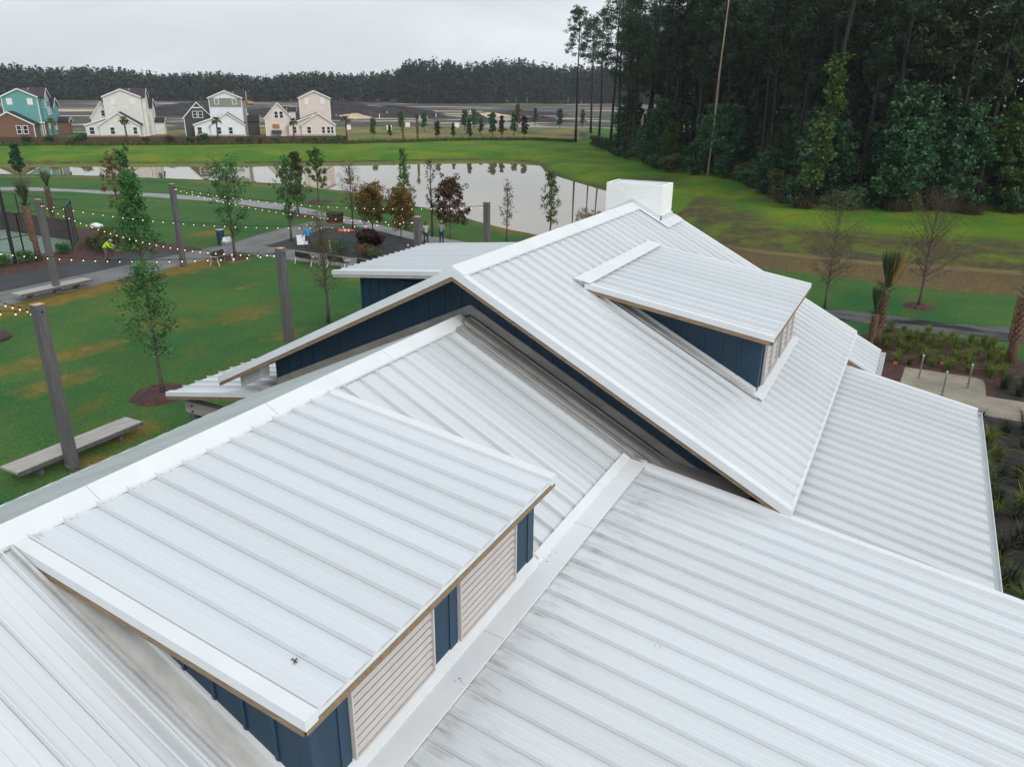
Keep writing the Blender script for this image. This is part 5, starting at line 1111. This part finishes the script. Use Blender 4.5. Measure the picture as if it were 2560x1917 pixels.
def person(loc, rz, label, pose, top, legs, skin, cap=None, hair='hairm', shoes='boot'):
    """pose: joints in metres, x right, y forward (facing +y)"""
    J = {k: np.array(v, float) for k, v in pose.items()}; t = thing('person', label, 'person', loc, rz)
    hd, nk, ch_, pl = J['head'], J['neck'], J['chest'], J['pelvis']; fw_ = J.get('face', np.array([0, 1, 0.])); fw_ = fw_/np.linalg.norm(fw_); upv = hd-nk; upv /= np.linalg.norm(upv); sd = np.cross(fw_, upv)
    S = [(nk, .052, hd-upv*.03, .055), (hd-upv*.045+fw_*.02, .072, hd+upv*.045, .088), (hd-upv*.085+fw_*.04, .040, hd-upv*.05+fw_*.03, .05), (hd+fw_*.085-upv*.03, .012, hd+fw_*.10-upv*.045, .015), (ch_, .12, nk, .06), (pl, .13, ch_, .125)]
    for s_ in (-1, 1): S.append((hd+sd*s_*.082, .018, hd+sd*s_*.085-upv*.03, .016))
    for s_ in 'lr':
        S += [(nk, .06, J['sh'+s_], .052), (J['sh'+s_], .052, J['el'+s_], .040), (J['el'+s_], .040, J['ha'+s_], .027), (J['hi'+s_], .082, J['kn'+s_], .056), (J['kn'+s_], .055, J['an'+s_], .036)]
        h_ = J['ha'+s_]; d = h_-J['el'+s_]; d /= np.linalg.norm(d); sx = np.cross(d, (0, 0, 1.)); sx = sx/np.linalg.norm(sx) if np.linalg.norm(sx) > .1 else np.array([1., 0, 0]); nz_ = np.cross(sx, d)
        S.append((h_, .026, h_+d*.075, .034))
        for q, ln in ((-.03, .062), (-.010, .078), (.011, .072), (.030, .055)):
            a = h_+d*.085+sx*q; b = a+d*ln*.6+nz_*.008; S += [(a, .011, b, .010), (b, .010, b+d*ln*.25-nz_*.03, .009)]
        S.append((h_+d*.03+sx*.03*(1 if s_ == 'l' else -1), .013, h_+d*.075+sx*.06*(1 if s_ == 'l' else -1), .011))
    body = fused('body', S, skin, t, .011)
    for s_ in (-1, 1): obj('eye', MB().ball(hd+fw_*.078+sd*s_*.03+upv*.005, .011, 6, 5), 'hairm', body)
    TS = [(pl+np.array([0, 0, .02]), .148, ch_, .145), (ch_, .14, nk-upv*.03, .075)]
    for s_ in 'lr': TS += [(ch_+(J['sh'+s_]-ch_)*.4, .11, J['sh'+s_], .072), (J['sh'+s_], .070, J['el'+s_], .058)]; TS += [(J['el'+s_], .056, J['el'+s_]+(J['ha'+s_]-J['el'+s_])*(.85 if top == 'hivis' or top == 'greyshirt' else .15), .046)]
    fused('shirt', TS, top, t, .014)
    LS = []
    for s_ in 'lr': LS += [(pl, .135, J['hi'+s_], .105), (J['hi'+s_], .103, J['kn'+s_], .074), (J['kn'+s_], .072, J['an'+s_]+np.array([0, 0, .03]), .060)]
    fused('trousers', LS, legs, t, .014)
    for s_ in 'lr':
        a = J['an'+s_]; fused('shoe', [(a+np.array([0, -.03, -.03]), .048, a+np.array([0, .15, -.045]), .036), (a, .05, a+np.array([0, 0, .05]), .05)], shoes, t, .012)
    if cap:
        cp = MB(); cp.ball(hd+upv*.045, .106, 14, 8, (1, 1, .85)); c_ = obj('cap', cp.mesh('cap', True), cap, t); obj('brim', MB().ball(hd+upv*.045+fw_*.11, .085, 12, 6, (1, 1, .16)), cap, c_)
    else: fused('hair', [(hd+upv*.03-fw_*.02, .092, hd+upv*.05, .090)], hair, t, .012)
    return t
stand = dict(head=(0, .03, 1.62), neck=(0, 0, 1.46), chest=(0, 0, 1.26), pelvis=(0, 0, .96), shl=(-.19, 0, 1.41), shr=(.19, 0, 1.41), ell=(-.26, .02, 1.12), elr=(.26, .02, 1.12), hal=(-.24, .18, .92), har=(.24, .18, .92), hil=(-.09, 0, .93), hir=(.09, 0, .93), knl=(-.11, .03, .50), knr=(.12, .02, .50), anl=(-.12, -.02, .09), anr=(.13, -.02, .09))
bent = dict(stand, head=(0, .34, 1.42), face=(0, .8, -.6), neck=(0, .22, 1.34), chest=(0, .10, 1.18), pelvis=(0, -.08, .94), shl=(-.19, .18, 1.28), shr=(.19, .18, 1.28), ell=(-.24, .34, 1.06), elr=(.24, .36, 1.02), hal=(-.05, .55, 1.0), har=(.05, .56, .88), hil=(-.09, -.07, .91), hir=(.09, -.07, .91), knl=(-.11, .02, .49), knr=(.12, -.02, .49), anl=(-.13, -.06, .09), anr=(.14, -.1, .09))
t = person((-49.6, 33.5, .02), -1.0, 'worker in high-visibility yellow top bending over a rake', bent, 'hivis', 'khaki', 'skin', 'cap')
rk = thing('rake', 'blue-handled rake held by the worker in yellow', 'rake', (-49.6, 33.5, .02), -1.0); obj('handle', MB().tube([(0, .50, 1.28), (.02, .66, .03)], .016, 8), 'bluetool', rk); hd_ = obj('rake_head', MB().box(-.22, .26, .64, .68, .02, .06), 'black', rk)
for i in range(8): obj('tine', MB().box(-.21+i*.06, -.20+i*.06, .68, .76, .0, .045), 'black', hd_)
carry = dict(stand, hal=(-.36, .12, .93), har=(.24, .20, .94), ell=(-.30, .0, 1.13), elr=(.27, .02, 1.12), knl=(-.11, .14, .52), anl=(-.12, .20, .09), knr=(.11, -.06, .50), anr=(.12, -.26, .12))
t = person((-40.75, 44.0, .03), 1.26, 'person in a bright blue shirt and pale cap walking with a large sheet of paper', carry, 'cyan', 'jean', 'skin', 'cap')
V = [(x, .36+.05*math.sin(x*7)+.10*(z-.1), .30+z) for z in np.linspace(0, .72, 7) for x in np.linspace(-.42, .36, 8)]; F = [(j*8+i, j*8+i+1, (j+1)*8+i+1, (j+1)*8+i) for j in range(6) for i in range(7)]
pp = obj('paper_sheet', MB().add(V, F).add([(x, y+.006, z) for x, y, z in V], [tuple(reversed(f)) for f in F]).mesh('paper_sheet', True), 'paper', loc=(-40.77, 43.42, .03), rot=(0, 0, .75)); tag(pp, 'large white sheet of paper held by the person in blue', 'paper')
sh_ = dict(stand, hal=(-.02, .34, 1.02), har=(.14, .34, .86), ell=(-.24, .14, 1.12), elr=(.26, .12, 1.10), knl=(-.13, .05, .50), anl=(-.20, -.02, .09), anr=(.18, .05, .09))
t = person((-33.95, 49.85, .03), 1.0, 'worker in a plain grey shirt leaning on a yellow-handled shovel', sh_, 'greyshirt', 'jean', 'skind')
sv = thing('shovel', 'yellow-handled shovel held by the worker in the plain grey shirt', 'shovel', (-33.95, 49.85, .03), 1.0); obj('handle', MB().tube([(.06, .40, 1.2), (.10, .50, .25)], .018, 8), 'ytool', sv); obj('blade', MB().add([(-.02, .49, .27), (.22, .49, .27), (.22, .53, .08), (.10, .55, -.02), (-.02, .53, .08), (-.02, .50, .27), (.22, .50, .27), (.22, .54, .08), (.10, .56, -.02), (-.02, .54, .08)], [(0, 1, 2, 3, 4), (9, 8, 7, 6, 5), (0, 5, 6, 1), (1, 6, 7, 2), (2, 7, 8, 3), (3, 8, 9, 4), (4, 9, 5, 0)]), 'black', sv)
t = person((-33.2, 50.9, .03), .2, 'worker in a mottled shirt standing right of the one with the shovel', dict(stand, hal=(-.16, .26, .98), har=(.2, .22, .96)), 'camo', 'jean', 'skind', 'camo')

# ---------------------------------------------------------------- houses across the pond
HROT = 0.77
def house(name, label, loc, spec):
    t = thing(name, label, 'house', loc, HROT, 'houses across the pond'); t.scale = (1, 1, .915)
    for b in spec['blocks']:
        x0, x1, y0, y1, ze, zp, ax, wm, rm = b[:9]; z0 = b[9] if len(b) > 9 else 0.0
        if ax == 'y':
            xm = (x0+x1)/2 if len(b) < 11 else b[10]
            obj('wall', MB().prism([(x0, z0), (x1, z0), (x1, ze), (xm, zp), (x0, ze)], y0, y1), wm, t)
            rf = MB(); ov = .32; kl, kr_ = (zp-ze)/(xm-x0), (zp-ze)/(x1-xm)
            rf.beam(x0-ov, ze-ov*kl, xm, zp, y0-ov, y1+ov, .02, .16); rf.beam(xm, zp, x1+ov, ze-ov*kr_, y0-ov, y1+ov, .02, .16); ro_ = obj('roof', rf, rm, t)
            for yy in (y0-ov-.05, y1+ov):
                tr = MB(); tr.beam(x0-ov, ze-ov*kl, xm, zp, yy, yy+.05, -.14, .18); tr.beam(xm, zp, x1+ov, ze-ov*kr_, yy, yy+.05, -.14, .18); obj('barge_board', tr, 'wtrim', ro_)
            for xx in (x0, x1): obj('corner_board', MB().box(xx-.08, xx+.08, y0-.03, y0+.10, z0, ze-.1), 'wtrim', t)
        else:
            ym = (y0+y1)/2
            obj('wall', MB().prismx([(y1, z0), (y0, z0), (y0, ze), (ym, zp), (y1, ze)], x0, x1), wm, t)
            rf = MB(); ov = .32; k = (zp-ze)/(ym-y0); rf.beamy(y0-ov, ze-ov*k, ym, zp, x0-ov, x1+ov, .02, .16); rf.beamy(ym, zp, y1+ov, ze-ov*k, x0-ov, x1+ov, .02, .16); ro_ = obj('roof', rf, rm, t)
            for xx in (x0-ov-.05, x1+ov):
                tr = MB(); tr.beamy(y0-ov, ze-ov*k, ym, zp, xx, xx+.05, -.14, .18); tr.beamy(ym, zp, y1+ov, ze-ov*k, xx, xx+.05, -.14, .18); obj('barge_board', tr, 'wtrim', ro_)
    for x0, x1, y, z0, z1, mt in spec.get('bands', []): obj('wall_panel', MB().box(x0, x1, y-.04, y, z0, z1), mt, t)
    for w_ in spec['windows']:
        face, u, p, zc, ww, hh, kind = w_
        fr_ = MB(); pn = MB(); mu = MB(); bx_ = (lambda m_, a0, a1, c0, c1, d0, d1: m_.box(a0, a1, p-d1, p-d0, c0, c1)) if face == 'f' else (lambda m_, a0, a1, c0, c1, d0, d1: m_.box(p+d0, p+d1, a0, a1, c0, c1))
        a0, a1, c0, c1 = u-ww/2, u+ww/2, zc-hh/2, zc+hh/2; f = .13
        for q in ((a0, a0+f, c0, c1), (a1-f, a1, c0, c1), (a0+f, a1-f, c0, c0+f), (a0+f, a1-f, c1-f, c1)): bx_(fr_, *q, .0, .07)
        wo = obj('window', fr_, 'wtrim', t)
        if kind == 'blank': bx_(pn, a0+f, a1-f, c0+f, c1-f, .0, .04); obj('panel', pn, 'wtrim', wo)
        elif kind == 'grey': bx_(pn, a0+f, a1-f, c0+f, c1-f, .0, .02); obj('panel', pn, 'sagegrey', wo)
        else:
            bx_(mu, a0+f, a1-f, zc-.04, zc+.04, .0, .055)
            nx_ = kind
            for i in range(1, nx_): xx = a0+f+(a1-a0-2*f)*i/nx_; bx_(mu, xx-.05, xx+.05, c0+f, zc-.04, .0, .06); bx_(mu, xx-.05, xx+.05, zc+.04, c1-f, .0, .06)
            obj('glazing_bar', mu, 'wtrim', wo)
            for i in range(nx_):
                for lo, hi in ((c0+f, zc-.04), (zc+.04, c1-f)):
                    xa = a0+f+(a1-a0-2*f)*i/nx_+(.05 if i else 0); xb = a0+f+(a1-a0-2*f)*(i+1)/nx_-(.05 if i < nx_-1 else 0); pn = MB(); bx_(pn, xa, xb, lo, hi, .0, .02); obj('pane', pn, 'pane', wo)
    if spec.get('footing'): x0, x1, y = spec['footing']; obj('footing', MB().box(x0, x1, y-.06, y, 0, .75), 'cellar', t)
    for e in spec.get('extra', []): obj(e[0], MB().box(*e[1:7]), e[7], t)
    return t
house('teal_house', 'teal three-storey house with a brown brick front gable at the far left', (-183.0, 103.6, 0), dict(
    blocks=[(-2.4, 6.9, 0, 6, 3.2, 6.0, 'y', 'brick', 'shingle'), (.4, 7.5, 4.5, 14, 9.4, 11.2, 'y', 'teal', 'shingle2'), (5.2, 8.1, 7.5, 12, 9.4, 11.3, 'x', 'teal', 'shingle2'), (5.0, 8.4, 12.3, 17.5, 6.9, 8.9, 'x', 'teal', 'shingle'), (7.5, 7.9, 4.52, 17, 3.4, 3.45, 'y', 'brick', 'shingle'), (8.2, 10.6, 14.5, 18, 3.2, 4.1, 'x', 'brick', 'shingle')],
    windows=[('f', 3.9, 0, 1.95, 1.05, 2.0, 1), ('f', 5.2, 0, 1.95, 1.05, 2.0, 1), ('f', 1.9, 4.5, 8.3, 1.1, 1.5, 'blank'), ('f', 6.0, 4.5, 8.3, 1.1, 1.5, 'blank'),
             ('r', 9.7, 8.1, 9.2, 1.9, 1.9, 3), ('r', 8.2, 8.1, 7.6, 1.2, 1.9, 2), ('r', 9.6, 8.1, 5.9, 1.3, 1.9, 2), ('r', 11.3, 8.1, 6.0, 1.3, 1.9, 2), ('r', 8.3, 8.1, 2.6, 1.0, 1.7, 2), ('r', 12.6, 8.4, 2.0, 1.8, 1.6, 3)]))
house('pale_grey_house', 'pale grey three-storey house second from the left, with a palm in front', (-168.6, 114.2, 0), dict(
    blocks=[(3.0, 11.1, 0, 6, 3.15, 5.95, 'y', 'cream', 'shingle'), (0, 10.9, .7, 6.5, 3.1, 5.3, 'y', 'cream', 'shingle', 0, 6.2), (3.8, 11.5, 4.5, 14, 9.6, 11.3, 'y', 'cream', 'shingle2'), (9.2, 12.1, 7, 11.6, 9.6, 11.4, 'x', 'cream', 'shingle2'), (.3, 5.4, 6.5, 12, 4.8, 8.4, 'y', 'cream', 'shingle'), (9.0, 12.6, 12, 17.5, 6.9, 8.9, 'x', 'cream', 'shingle'), (12.2, 14.6, 14, 17.6, 3.2, 4.1, 'x', 'cream', 'shingle')],
    windows=[('f', 1.15, .7, 1.75, 1.2, 1.8, 1), ('f', 5.5, 0, 1.75, 1.1, 1.8, 1), ('f', 10.2, 0, 1.75, 1.0, 1.8, 1), ('f', 2.9, 6.5, 5.6, .95, 1.5, 1), ('f', 4.1, 6.5, 5.6, .95, 1.5, 1), ('f', 5.7, 4.5, 8.5, 1.0, 1.4, 'blank'), ('f', 9.7, 4.5, 8.5, 1.0, 1.4, 'blank'),
             ('r', 9.2, 12.1, 9.0, 1.4, 1.8, 2), ('r', 7.6, 12.1, 7.6, 1.2, 1.8, 2), ('r', 8.8, 12.1, 5.6, 1.2, 1.8, 2), ('r', 10.6, 12.1, 5.7, 1.2, 1.8, 2), ('r', 7.6, 12.1, 3.6, 1.0, 1.7, 2)], footing=(.05, 11, -.0)))
house('white_grey_house', 'white house with a sage grey top storey and a dark side gable', (-150.9, 129.0, 0), dict(
    blocks=[(3.6, 10.9, 0, 6, 3.3, 6.0, 'y', 'paleblue', 'shingle'), (0, 10.4, .7, 6.5, 3.2, 5.4, 'y', 'paleblue', 'shingle', 0, 6.0), (3.5, 10.7, 4.2, 13, 9.5, 11.1, 'y', 'paleblue', 'shingle'), (-2.6, 3.7, 6, 12, 4.7, 8.3, 'y', 'char', 'shingle'), (9.2, 11.4, 7, 12, 9.2, 10.9, 'x', 'sagegrey', 'shingle'), (10.7, 14.0, 9, 14.0, 3.6, 4.9, 'x', 'char', 'shingle')],
    bands=[(3.58, 10.62, 4.2, 7.2, 9.42, 'sagegrey'), (3.5, 10.7, 4.19, 7.02, 7.2, 'wtrim'), (-.8, 1.9, 6, 6.9, 7.2, 'wtrim')],
    windows=[('f', 1.0, .7, 1.75, 1.15, 1.8, 1), ('f', 5.3, 0, 1.75, 1.05, 1.8, 1), ('f', 7.8, 0, 1.75, 1.05, 1.8, 1), ('f', -.1, 6, 5.4, 1.05, 1.7, 1), ('f', 1.15, 6, 5.4, 1.05, 1.7, 1), ('f', 5.2, 4.16, 8.6, 1.0, 1.45, 'grey'), ('f', 9.1, 4.16, 8.6, 1.0, 1.45, 'grey'), ('r', 8.5, 11.4, 5.9, 1.0, 1.8, 2), ('r', 10, 11.4, 5.9, 1.0, 1.8, 2)], footing=(.05, 10.8, -.0)))
house('beige_house', 'pale beige house with a steep side gable, rightmost of the houses', (-135.0, 142.6, 0), dict(
    blocks=[(3.0, 10.6, 0, 6, 3.3, 6.0, 'y', 'beige', 'shingle'), (.1, 10.2, .8, 6.5, 3.2, 5.6, 'y', 'beige', 'shingle', 0, 6.0), (3.0, 10.1, 4.5, 13, 9.6, 11.3, 'y', 'beige', 'shingle2'), (-5.2, .9, 2.5, 10, 4.8, 8.4, 'y', 'beige', 'shingle'), (.3, 1.9, 5, 8.5, 6.4, 7.1, 'x', 'cream', 'shingle')],
    windows=[('f', 1.25, .8, 1.85, 1.15, 1.8, 1), ('f', 4.6, 0, 1.85, 1.1, 1.8, 1), ('f', 7.9, 0, 1.85, .9, 1.8, 1), ('f', 9.1, 0, 1.85, .9, 1.8, 1), ('f', 9.95, 0, 1.85, .8, 1.8, 1), ('f', -2.6, 2.5, 5.5, 1.0, 1.8, 1), ('f', -1.45, 2.5, 5.5, 1.0, 1.8, 1), ('f', 4.7, 4.5, 8.8, .95, 1.45, 'blank'), ('f', 8.4, 4.5, 8.8, .95, 1.45, 'blank')],
    footing=(.1, 10.5, -.0), extra=[('plywood_sheet', -3.7, -2.1, 2.42, 2.5, 2.1, 3.2, 'plywood'), ('covered_grill', -4.0, -1.7, 1.5, 2.2, .9, 1.75, 'binblue')]))
# brown garden fence, panel by panel
fa, fb = np.array([-176.0, 83.0]), np.array([-111.2, 137.9]); L = np.linalg.norm(fb-fa); n_ = int(L/2.4); d_ = (fb-fa)/L
t = thing('garden_fence', 'long low brown fence running in front of the four houses', 'fence', (fa[0], fa[1], 0), math.atan2(d_[1], d_[0]))
pm = MB().box(.05, 2.32, -.03, .03, .05, 1.45).mesh('fence_panel'); pm.materials.append(M['fencebrown']); qm = MB().box(-.05, .05, -.06, .06, 0, 1.55).mesh('fence_post'); qm.materials.append(M['fencebrown'])
for i in range(n_):
    for nm, me_ in (('fence_panel', pm), ('fence_post', qm)): o = bpy.data.objects.new(nm, me_); COL.objects.link(o); o.parent = t; o.location = (i*2.37, 0, 0)
# planting along the fence and round the houses
def along(u, off=0.0): p = fa+d_*L*u; return (p[0]-d_[1]*off, p[1]+d_[0]*off)
for u, off, h, lab in ((.16, -1.0, 1.0, 'palm in front of the brick gable at the far left'), (.30, -1.2, .95, 'palm in front of the teal house side wall'), (.46, -1.5, 1.0, 'palm in front of the pale grey house'), (.665, -1.2, 1.0, 'palm in front of the white and grey house'), (.845, -1.2, .95, 'palm in front of the beige house'), (.975, -1.0, 1.05, 'palm just right of the beige house')):
    x, y = along(u, off)
    if 'hp' not in TC:
        def g():
            r2 = np.random.default_rng(77); T = MB(); T.tube([(0, 0, 0), (.1, 0, 2.4), (.15, 0, 4.8)], [.2, .17, .15], 8); Qs = []
            for i in range(26):
                a = i*2.4; el = r2.uniform(-.7, 1.0); p = np.array([.15, 0, 4.8]); d = np.array([math.cos(a)*math.cos(el), math.sin(a)*math.cos(el), math.sin(el)]); s_ = np.cross(d, (0, 0, 1)); s_ /= np.linalg.norm(s_)+1e-6
                q = p+d*.7; e_ = q+d*.6+np.array([0, 0, -.45]); Qs += [[p-s_*.04, p+s_*.04, q+s_*.35, q-s_*.35], [q-s_*.35, q+s_*.35, e_+s_*.05, e_-s_*.05]]
            return T.mesh('trunk', True), quadmesh('crown', np.array(Qs))
        TC['hp'] = g()
    t = thing('palm_tree', lab, 'palm tree', (x, y, 0), u*9, 'palms along the fence', h*1.0); obj('trunk', TC['hp'][0], 'palmtrunk', t); obj('crown', TC['hp'][1], 'olive', t)
for i, (u, off, mt, sc, lab) in enumerate(((.24, -1.4, 'broad', 1.6, 'dark shrub beside the brick gable'), (.285, -1.0, 'broad', 1.6, 'round dark shrub below the teal side wall'), (.355, -1.2, 'young', 1.9, 'light green bush between the teal and pale grey houses'), (.335, -1.8, 'olive', 1.2, 'olive bush left of the pale grey house'), (.50, -1.1, 'dried', 1.3, 'brown bush in front of the pale grey house'), (.555, -1.3, 'dried', 1.5, 'greyish bush at the corner of the pale grey house'), (.60, -1.4, 'broad', 1.4, 'dark bush right of the pale grey house'), (.63, -1.0, 'broad', 1.9, 'dark tree-like bush left of the white and grey house'), (.715, -1.2, 'rusty', 1.3, 'yellow-brown palmetto in front of the white and grey house'), (.74, -1.1, 'broad', 1.4, 'small dark conifer in front of the white and grey house'), (.765, -1.3, 'dried', 1.0, 'low brown bush right of the small conifer'), (.80, -1.2, 'broad', 1.2, 'dark bush below the black porch block'),
        (.872, -1.2, 'olive', 1.2, 'left palmetto in front of the beige house'), (.895, -1.2, 'broad2', 1.2, 'second palmetto in front of the beige house'), (.915, -1.2, 'olive', 1.0, 'third palmetto in front of the beige house'), (.935, -1.2, 'young', 1.2, 'fourth palmetto in front of the beige house'), (.955, -1.4, 'young', 1.5, 'bright green bush at the right corner of the beige house'))):
    x, y = along(u, off); shrub('fs'+mt, shrub_gen(330, .8, 1.3, 420, .22), mt, 'garden_shrub', lab, (x, y, 0), 'shrubs along the brown fence', sc, i)
wg = MB(); rg = np.random.default_rng(21); Qs = []
for i in range(9000):
    u = rg.uniform(0, 1.75); p = fa+d_*L*u if u < 1 else None
    if p is None:
        q = np.array([(-111.2, 137.9), (-104, 150), (-96, 163), (-85, 170), (-74, 170)]); x_ = (u-1)/.75*4; k = min(int(x_), 3); p = q[k]+(q[k+1]-q[k])*(x_-k)
    p = p+np.array([d_[1], -d_[0]])*rg.uniform(.3, 2.6); h = rg.uniform(.3, .9); a = rg.uniform(0, 3.14); s_ = np.array([math.cos(a), math.sin(a), 0])*.12; z = tz(*p) if i % 40 == 0 else 0
    b = np.array([p[0], p[1], -.08]); tp = b+np.array([rg.uniform(-.2, .2), rg.uniform(-.2, .2), h]); Qs.append([b-s_, b+s_, tp+s_*.2, tp-s_*.2])
o = obj('rough_grass_strip', quadmesh('rough_grass_strip', np.array(Qs)), 'straw' if False else 'olive'); o['kind'] = 'stuff'; o['label'] = 'strip of long olive grass below the brown fence'; o['category'] = 'grass'
# saplings and signs on the rough lots
SAP = [(-119, 153.7, 'young', .95), (-114.6, 154.4, 'olive', .7), (-125.3, 184.8, 'young', 1.15), (-130.3, 181, 'young', 1.1), (-103.3, 157.8, 'dried', .85), (-100.3, 159.9, 'broad', .8), (-119.5, 196.5, 'young', 1.2), (-96.3, 160.5, 'broad', 1.0), (-120.3, 203.4, 'young', 1.2), (-102.6, 176.8, 'broad', .9), (-96.9, 172.8, 'broad', 1.25), (-94, 172.2, 'dried', 1.15), (-95.9, 182, 'young', 1.2), (-113, 217, 'rusty', 1.5), (-88.6, 173.7, 'dried', 1.1), (-115, 233, 'olive', 1.2), (-101.4, 222.5, 'broad', 1.2), (-98, 232, 'olive', 1.2)]
ordw = ['first', 'second', 'third', 'fourth', 'fifth', 'sixth', 'seventh', 'eighth', 'ninth', 'tenth', 'eleventh', 'twelfth', 'thirteenth', 'fourteenth', 'fifteenth', 'sixteenth', 'seventeenth', 'eighteenth']
cn = {'young': 'green', 'olive': 'olive', 'dried': 'brown', 'broad': 'dark green', 'rusty': 'rust-brown'}
def scol(p): 
    d = np.array([p[0], p[1]]); return math.atan2(d[0], d[1])
for r_i, (x, y, mt, sc) in enumerate(sorted(SAP, key=scol)):
    put(TC, 'sap'+mt+str(r_i % 2), young_gen(430+r_i % 2, 4.4, .85, 24, 22, .22, .30, (oval, conic)[r_i % 2], .9, 3, .3), 'sapling', 'bark', mt, '%s sapling beyond the pond, %s from the left' % (cn[mt], ordw[r_i]), 'tree', (x, y, tz(x, y)), r_i, 'saplings beyond the pond', sc)
for x, y, sc, lab in ((-109.7, 153, 1.0, 'shorter of the two brown palms on the far pond bank'), (-102.8, 148.9, 1.15, 'taller of the two brown palms on the far pond bank')):
    palm('pl1', None, lab, (x, y, tz(x, y)), x, sc)
for x, y, lab in ((-125.2, 168.6, 'white lot sign nearest the end of the brown fence'), (-131, 185, 'white lot sign left of the two brown palms'), (-119.1, 191.8, 'white lot sign in the middle of the saplings'), (-118.3, 197.4, 'white lot sign just right of the middle one'), (-134, 163, 'white lot sign beside the beige house')):
    t = thing('lot_sign', lab, 'sign', (x, y, 0), HROT-.1, 'white lot signs'); obj('board', MB().box(-.65, .65, -.03, .03, 1.0, 2.2), 'signw', t); obj('leg', MB().box(-.5, -.42, -.03, .03, 0, 1.0), 'timber', t); obj('leg', MB().box(.42, .5, -.03, .03, 0, 1.0), 'timber', t)
for i, (x, y) in enumerate([(-196, 232), (-190, 250), (-168, 245), (-176, 268), (-205, 275), (-158, 235), (-150, 262), (-222, 305), (-240, 330), (-190, 318), (-214, 230), (-230, 222)]):
    o = obj('pipe_riser', MB().tube([(0, 0, 0), (0, 0, 1.7)], [.14, .14], 7), 'signw', loc=(x, y, 0)); tag(o, 'thin white pipe riser sticking out of the building site', 'pipe', 'white pipe risers on the site')
def excavator(x, y, rz, label):
    t = thing('excavator', label, 'excavator', (x, y, 0), rz, 'diggers on the building site')
    for s_ in (-1, 1): obj('track', MB().prismx([(-1.8, .15), (-1.5, 0), (1.5, 0), (1.8, .15), (1.9, .5), (1.5, .85), (-1.5, .85), (-1.9, .5)], s_*1.05-.3, s_*1.05+.3), 'black', t)
    obj('house', MB().box(-1.3, 1.3, -1.8, 1.2, .95, 2.0), 'machine', t); obj('cab', MB().box(-1.25, -.2, 0, 1.25, 2.0, 3.0), 'machine', t); obj('cab_window', MB().box(-1.27, -.18, .1, 1.27, 2.3, 2.9), 'pane', t)
    obj('boom', MB().tube([(.4, 1.1, 1.6), (.4, 3.4, 4.4), (.4, 5.2, 4.0)], [.28, .25, .2], 6), 'machine', t); obj('stick', MB().tube([(.4, 5.2, 4.0), (.4, 6.2, 1.6)], [.2, .16], 6), 'machine', t); obj('bucket', MB().prismx([(5.7, 1.7), (5.8, .6), (6.6, .5), (6.7, 1.5)], 0, .8), 'black', t)
excavator(-296, 214, 1.2, 'orange digger between the pale grey and white houses'); excavator(-372, 362, 2.2, 'small orange digger with raised boom far behind the beige house')
t = thing('site_box', 'small grey utility box right of the saplings', 'box', (-80.0, 190, 0)); obj('body', MB().box(-.9, .9, -.5, .5, 0, .9), 'galv', t); obj('lid', MB().box(-.95, .95, -.55, .55, .9, 1.0), 'galv', t)

# ---------------------------------------------------------------- haze in the air
hz = obj('haze', MB().box(-1400, 700, -700, 1300, -4.5, 42), None); hz['kind'] = 'stuff'; hz['label'] = 'thin pale haze in the air'
hm = bpy.data.materials.new('thin_pale_haze'); hm.use_nodes = True; ht_ = hm.node_tree; ht_.nodes.clear()
pvn = N(ht_, 'ShaderNodeVolumePrincipled'); pvn.inputs['Color'].default_value = (0.86, 0.92, 1.0, 1); pvn.inputs['Density'].default_value = 0.00017; pvn.inputs['Anisotropy'].default_value = 0.2
mo = N(ht_, 'ShaderNodeOutputMaterial'); ht_.links.new(pvn.outputs[0], mo.inputs['Volume']); hz.data.materials.append(hm)

# ---------------------------------------------------------------- leaf litter blown on the roofs
def litter(x, y, z, n, r, label, seed, size=.05):
    rg = np.random.default_rng(seed); C = np.column_stack([rg.normal(size=n)*r, rg.normal(size=n)*r, np.abs(rg.normal(size=n))*.012+.012])
    o = obj('leaf_litter', quadmesh('leaf_litter', leafcards(rg, C, size, .6, 1.2)), 'dried', loc=(x, y, z)); return tag(o, label, 'leaf litter', 'leaf litter on the roofs')
litter(-4.72, 4.38, 6.249, 12, .025, 'dark leaf clump near the front corner of the near dormer roof', 1, .035)
litter(-4.05, 6.35, zL(-4.05)+.078, 14, .09, 'brown leaf scraps on the flat flashing strip below the near dormer', 2, .022)
litter(-2.2, 8.6, zL(-2.2), 4, .03, 'single dark leaf scrap in the middle of the wide low roof', 3, .022)
litter(-3.5, 12.4, zL(-3.5), 5, .06, 'dark leaf scraps at the far top corner of the wide low roof', 4, .022)
litter(-4.2, 9.32, zL(-4.2)+.075, 6, .10, 'dry twigs beside the right corner of the near dormer', 5, .03)
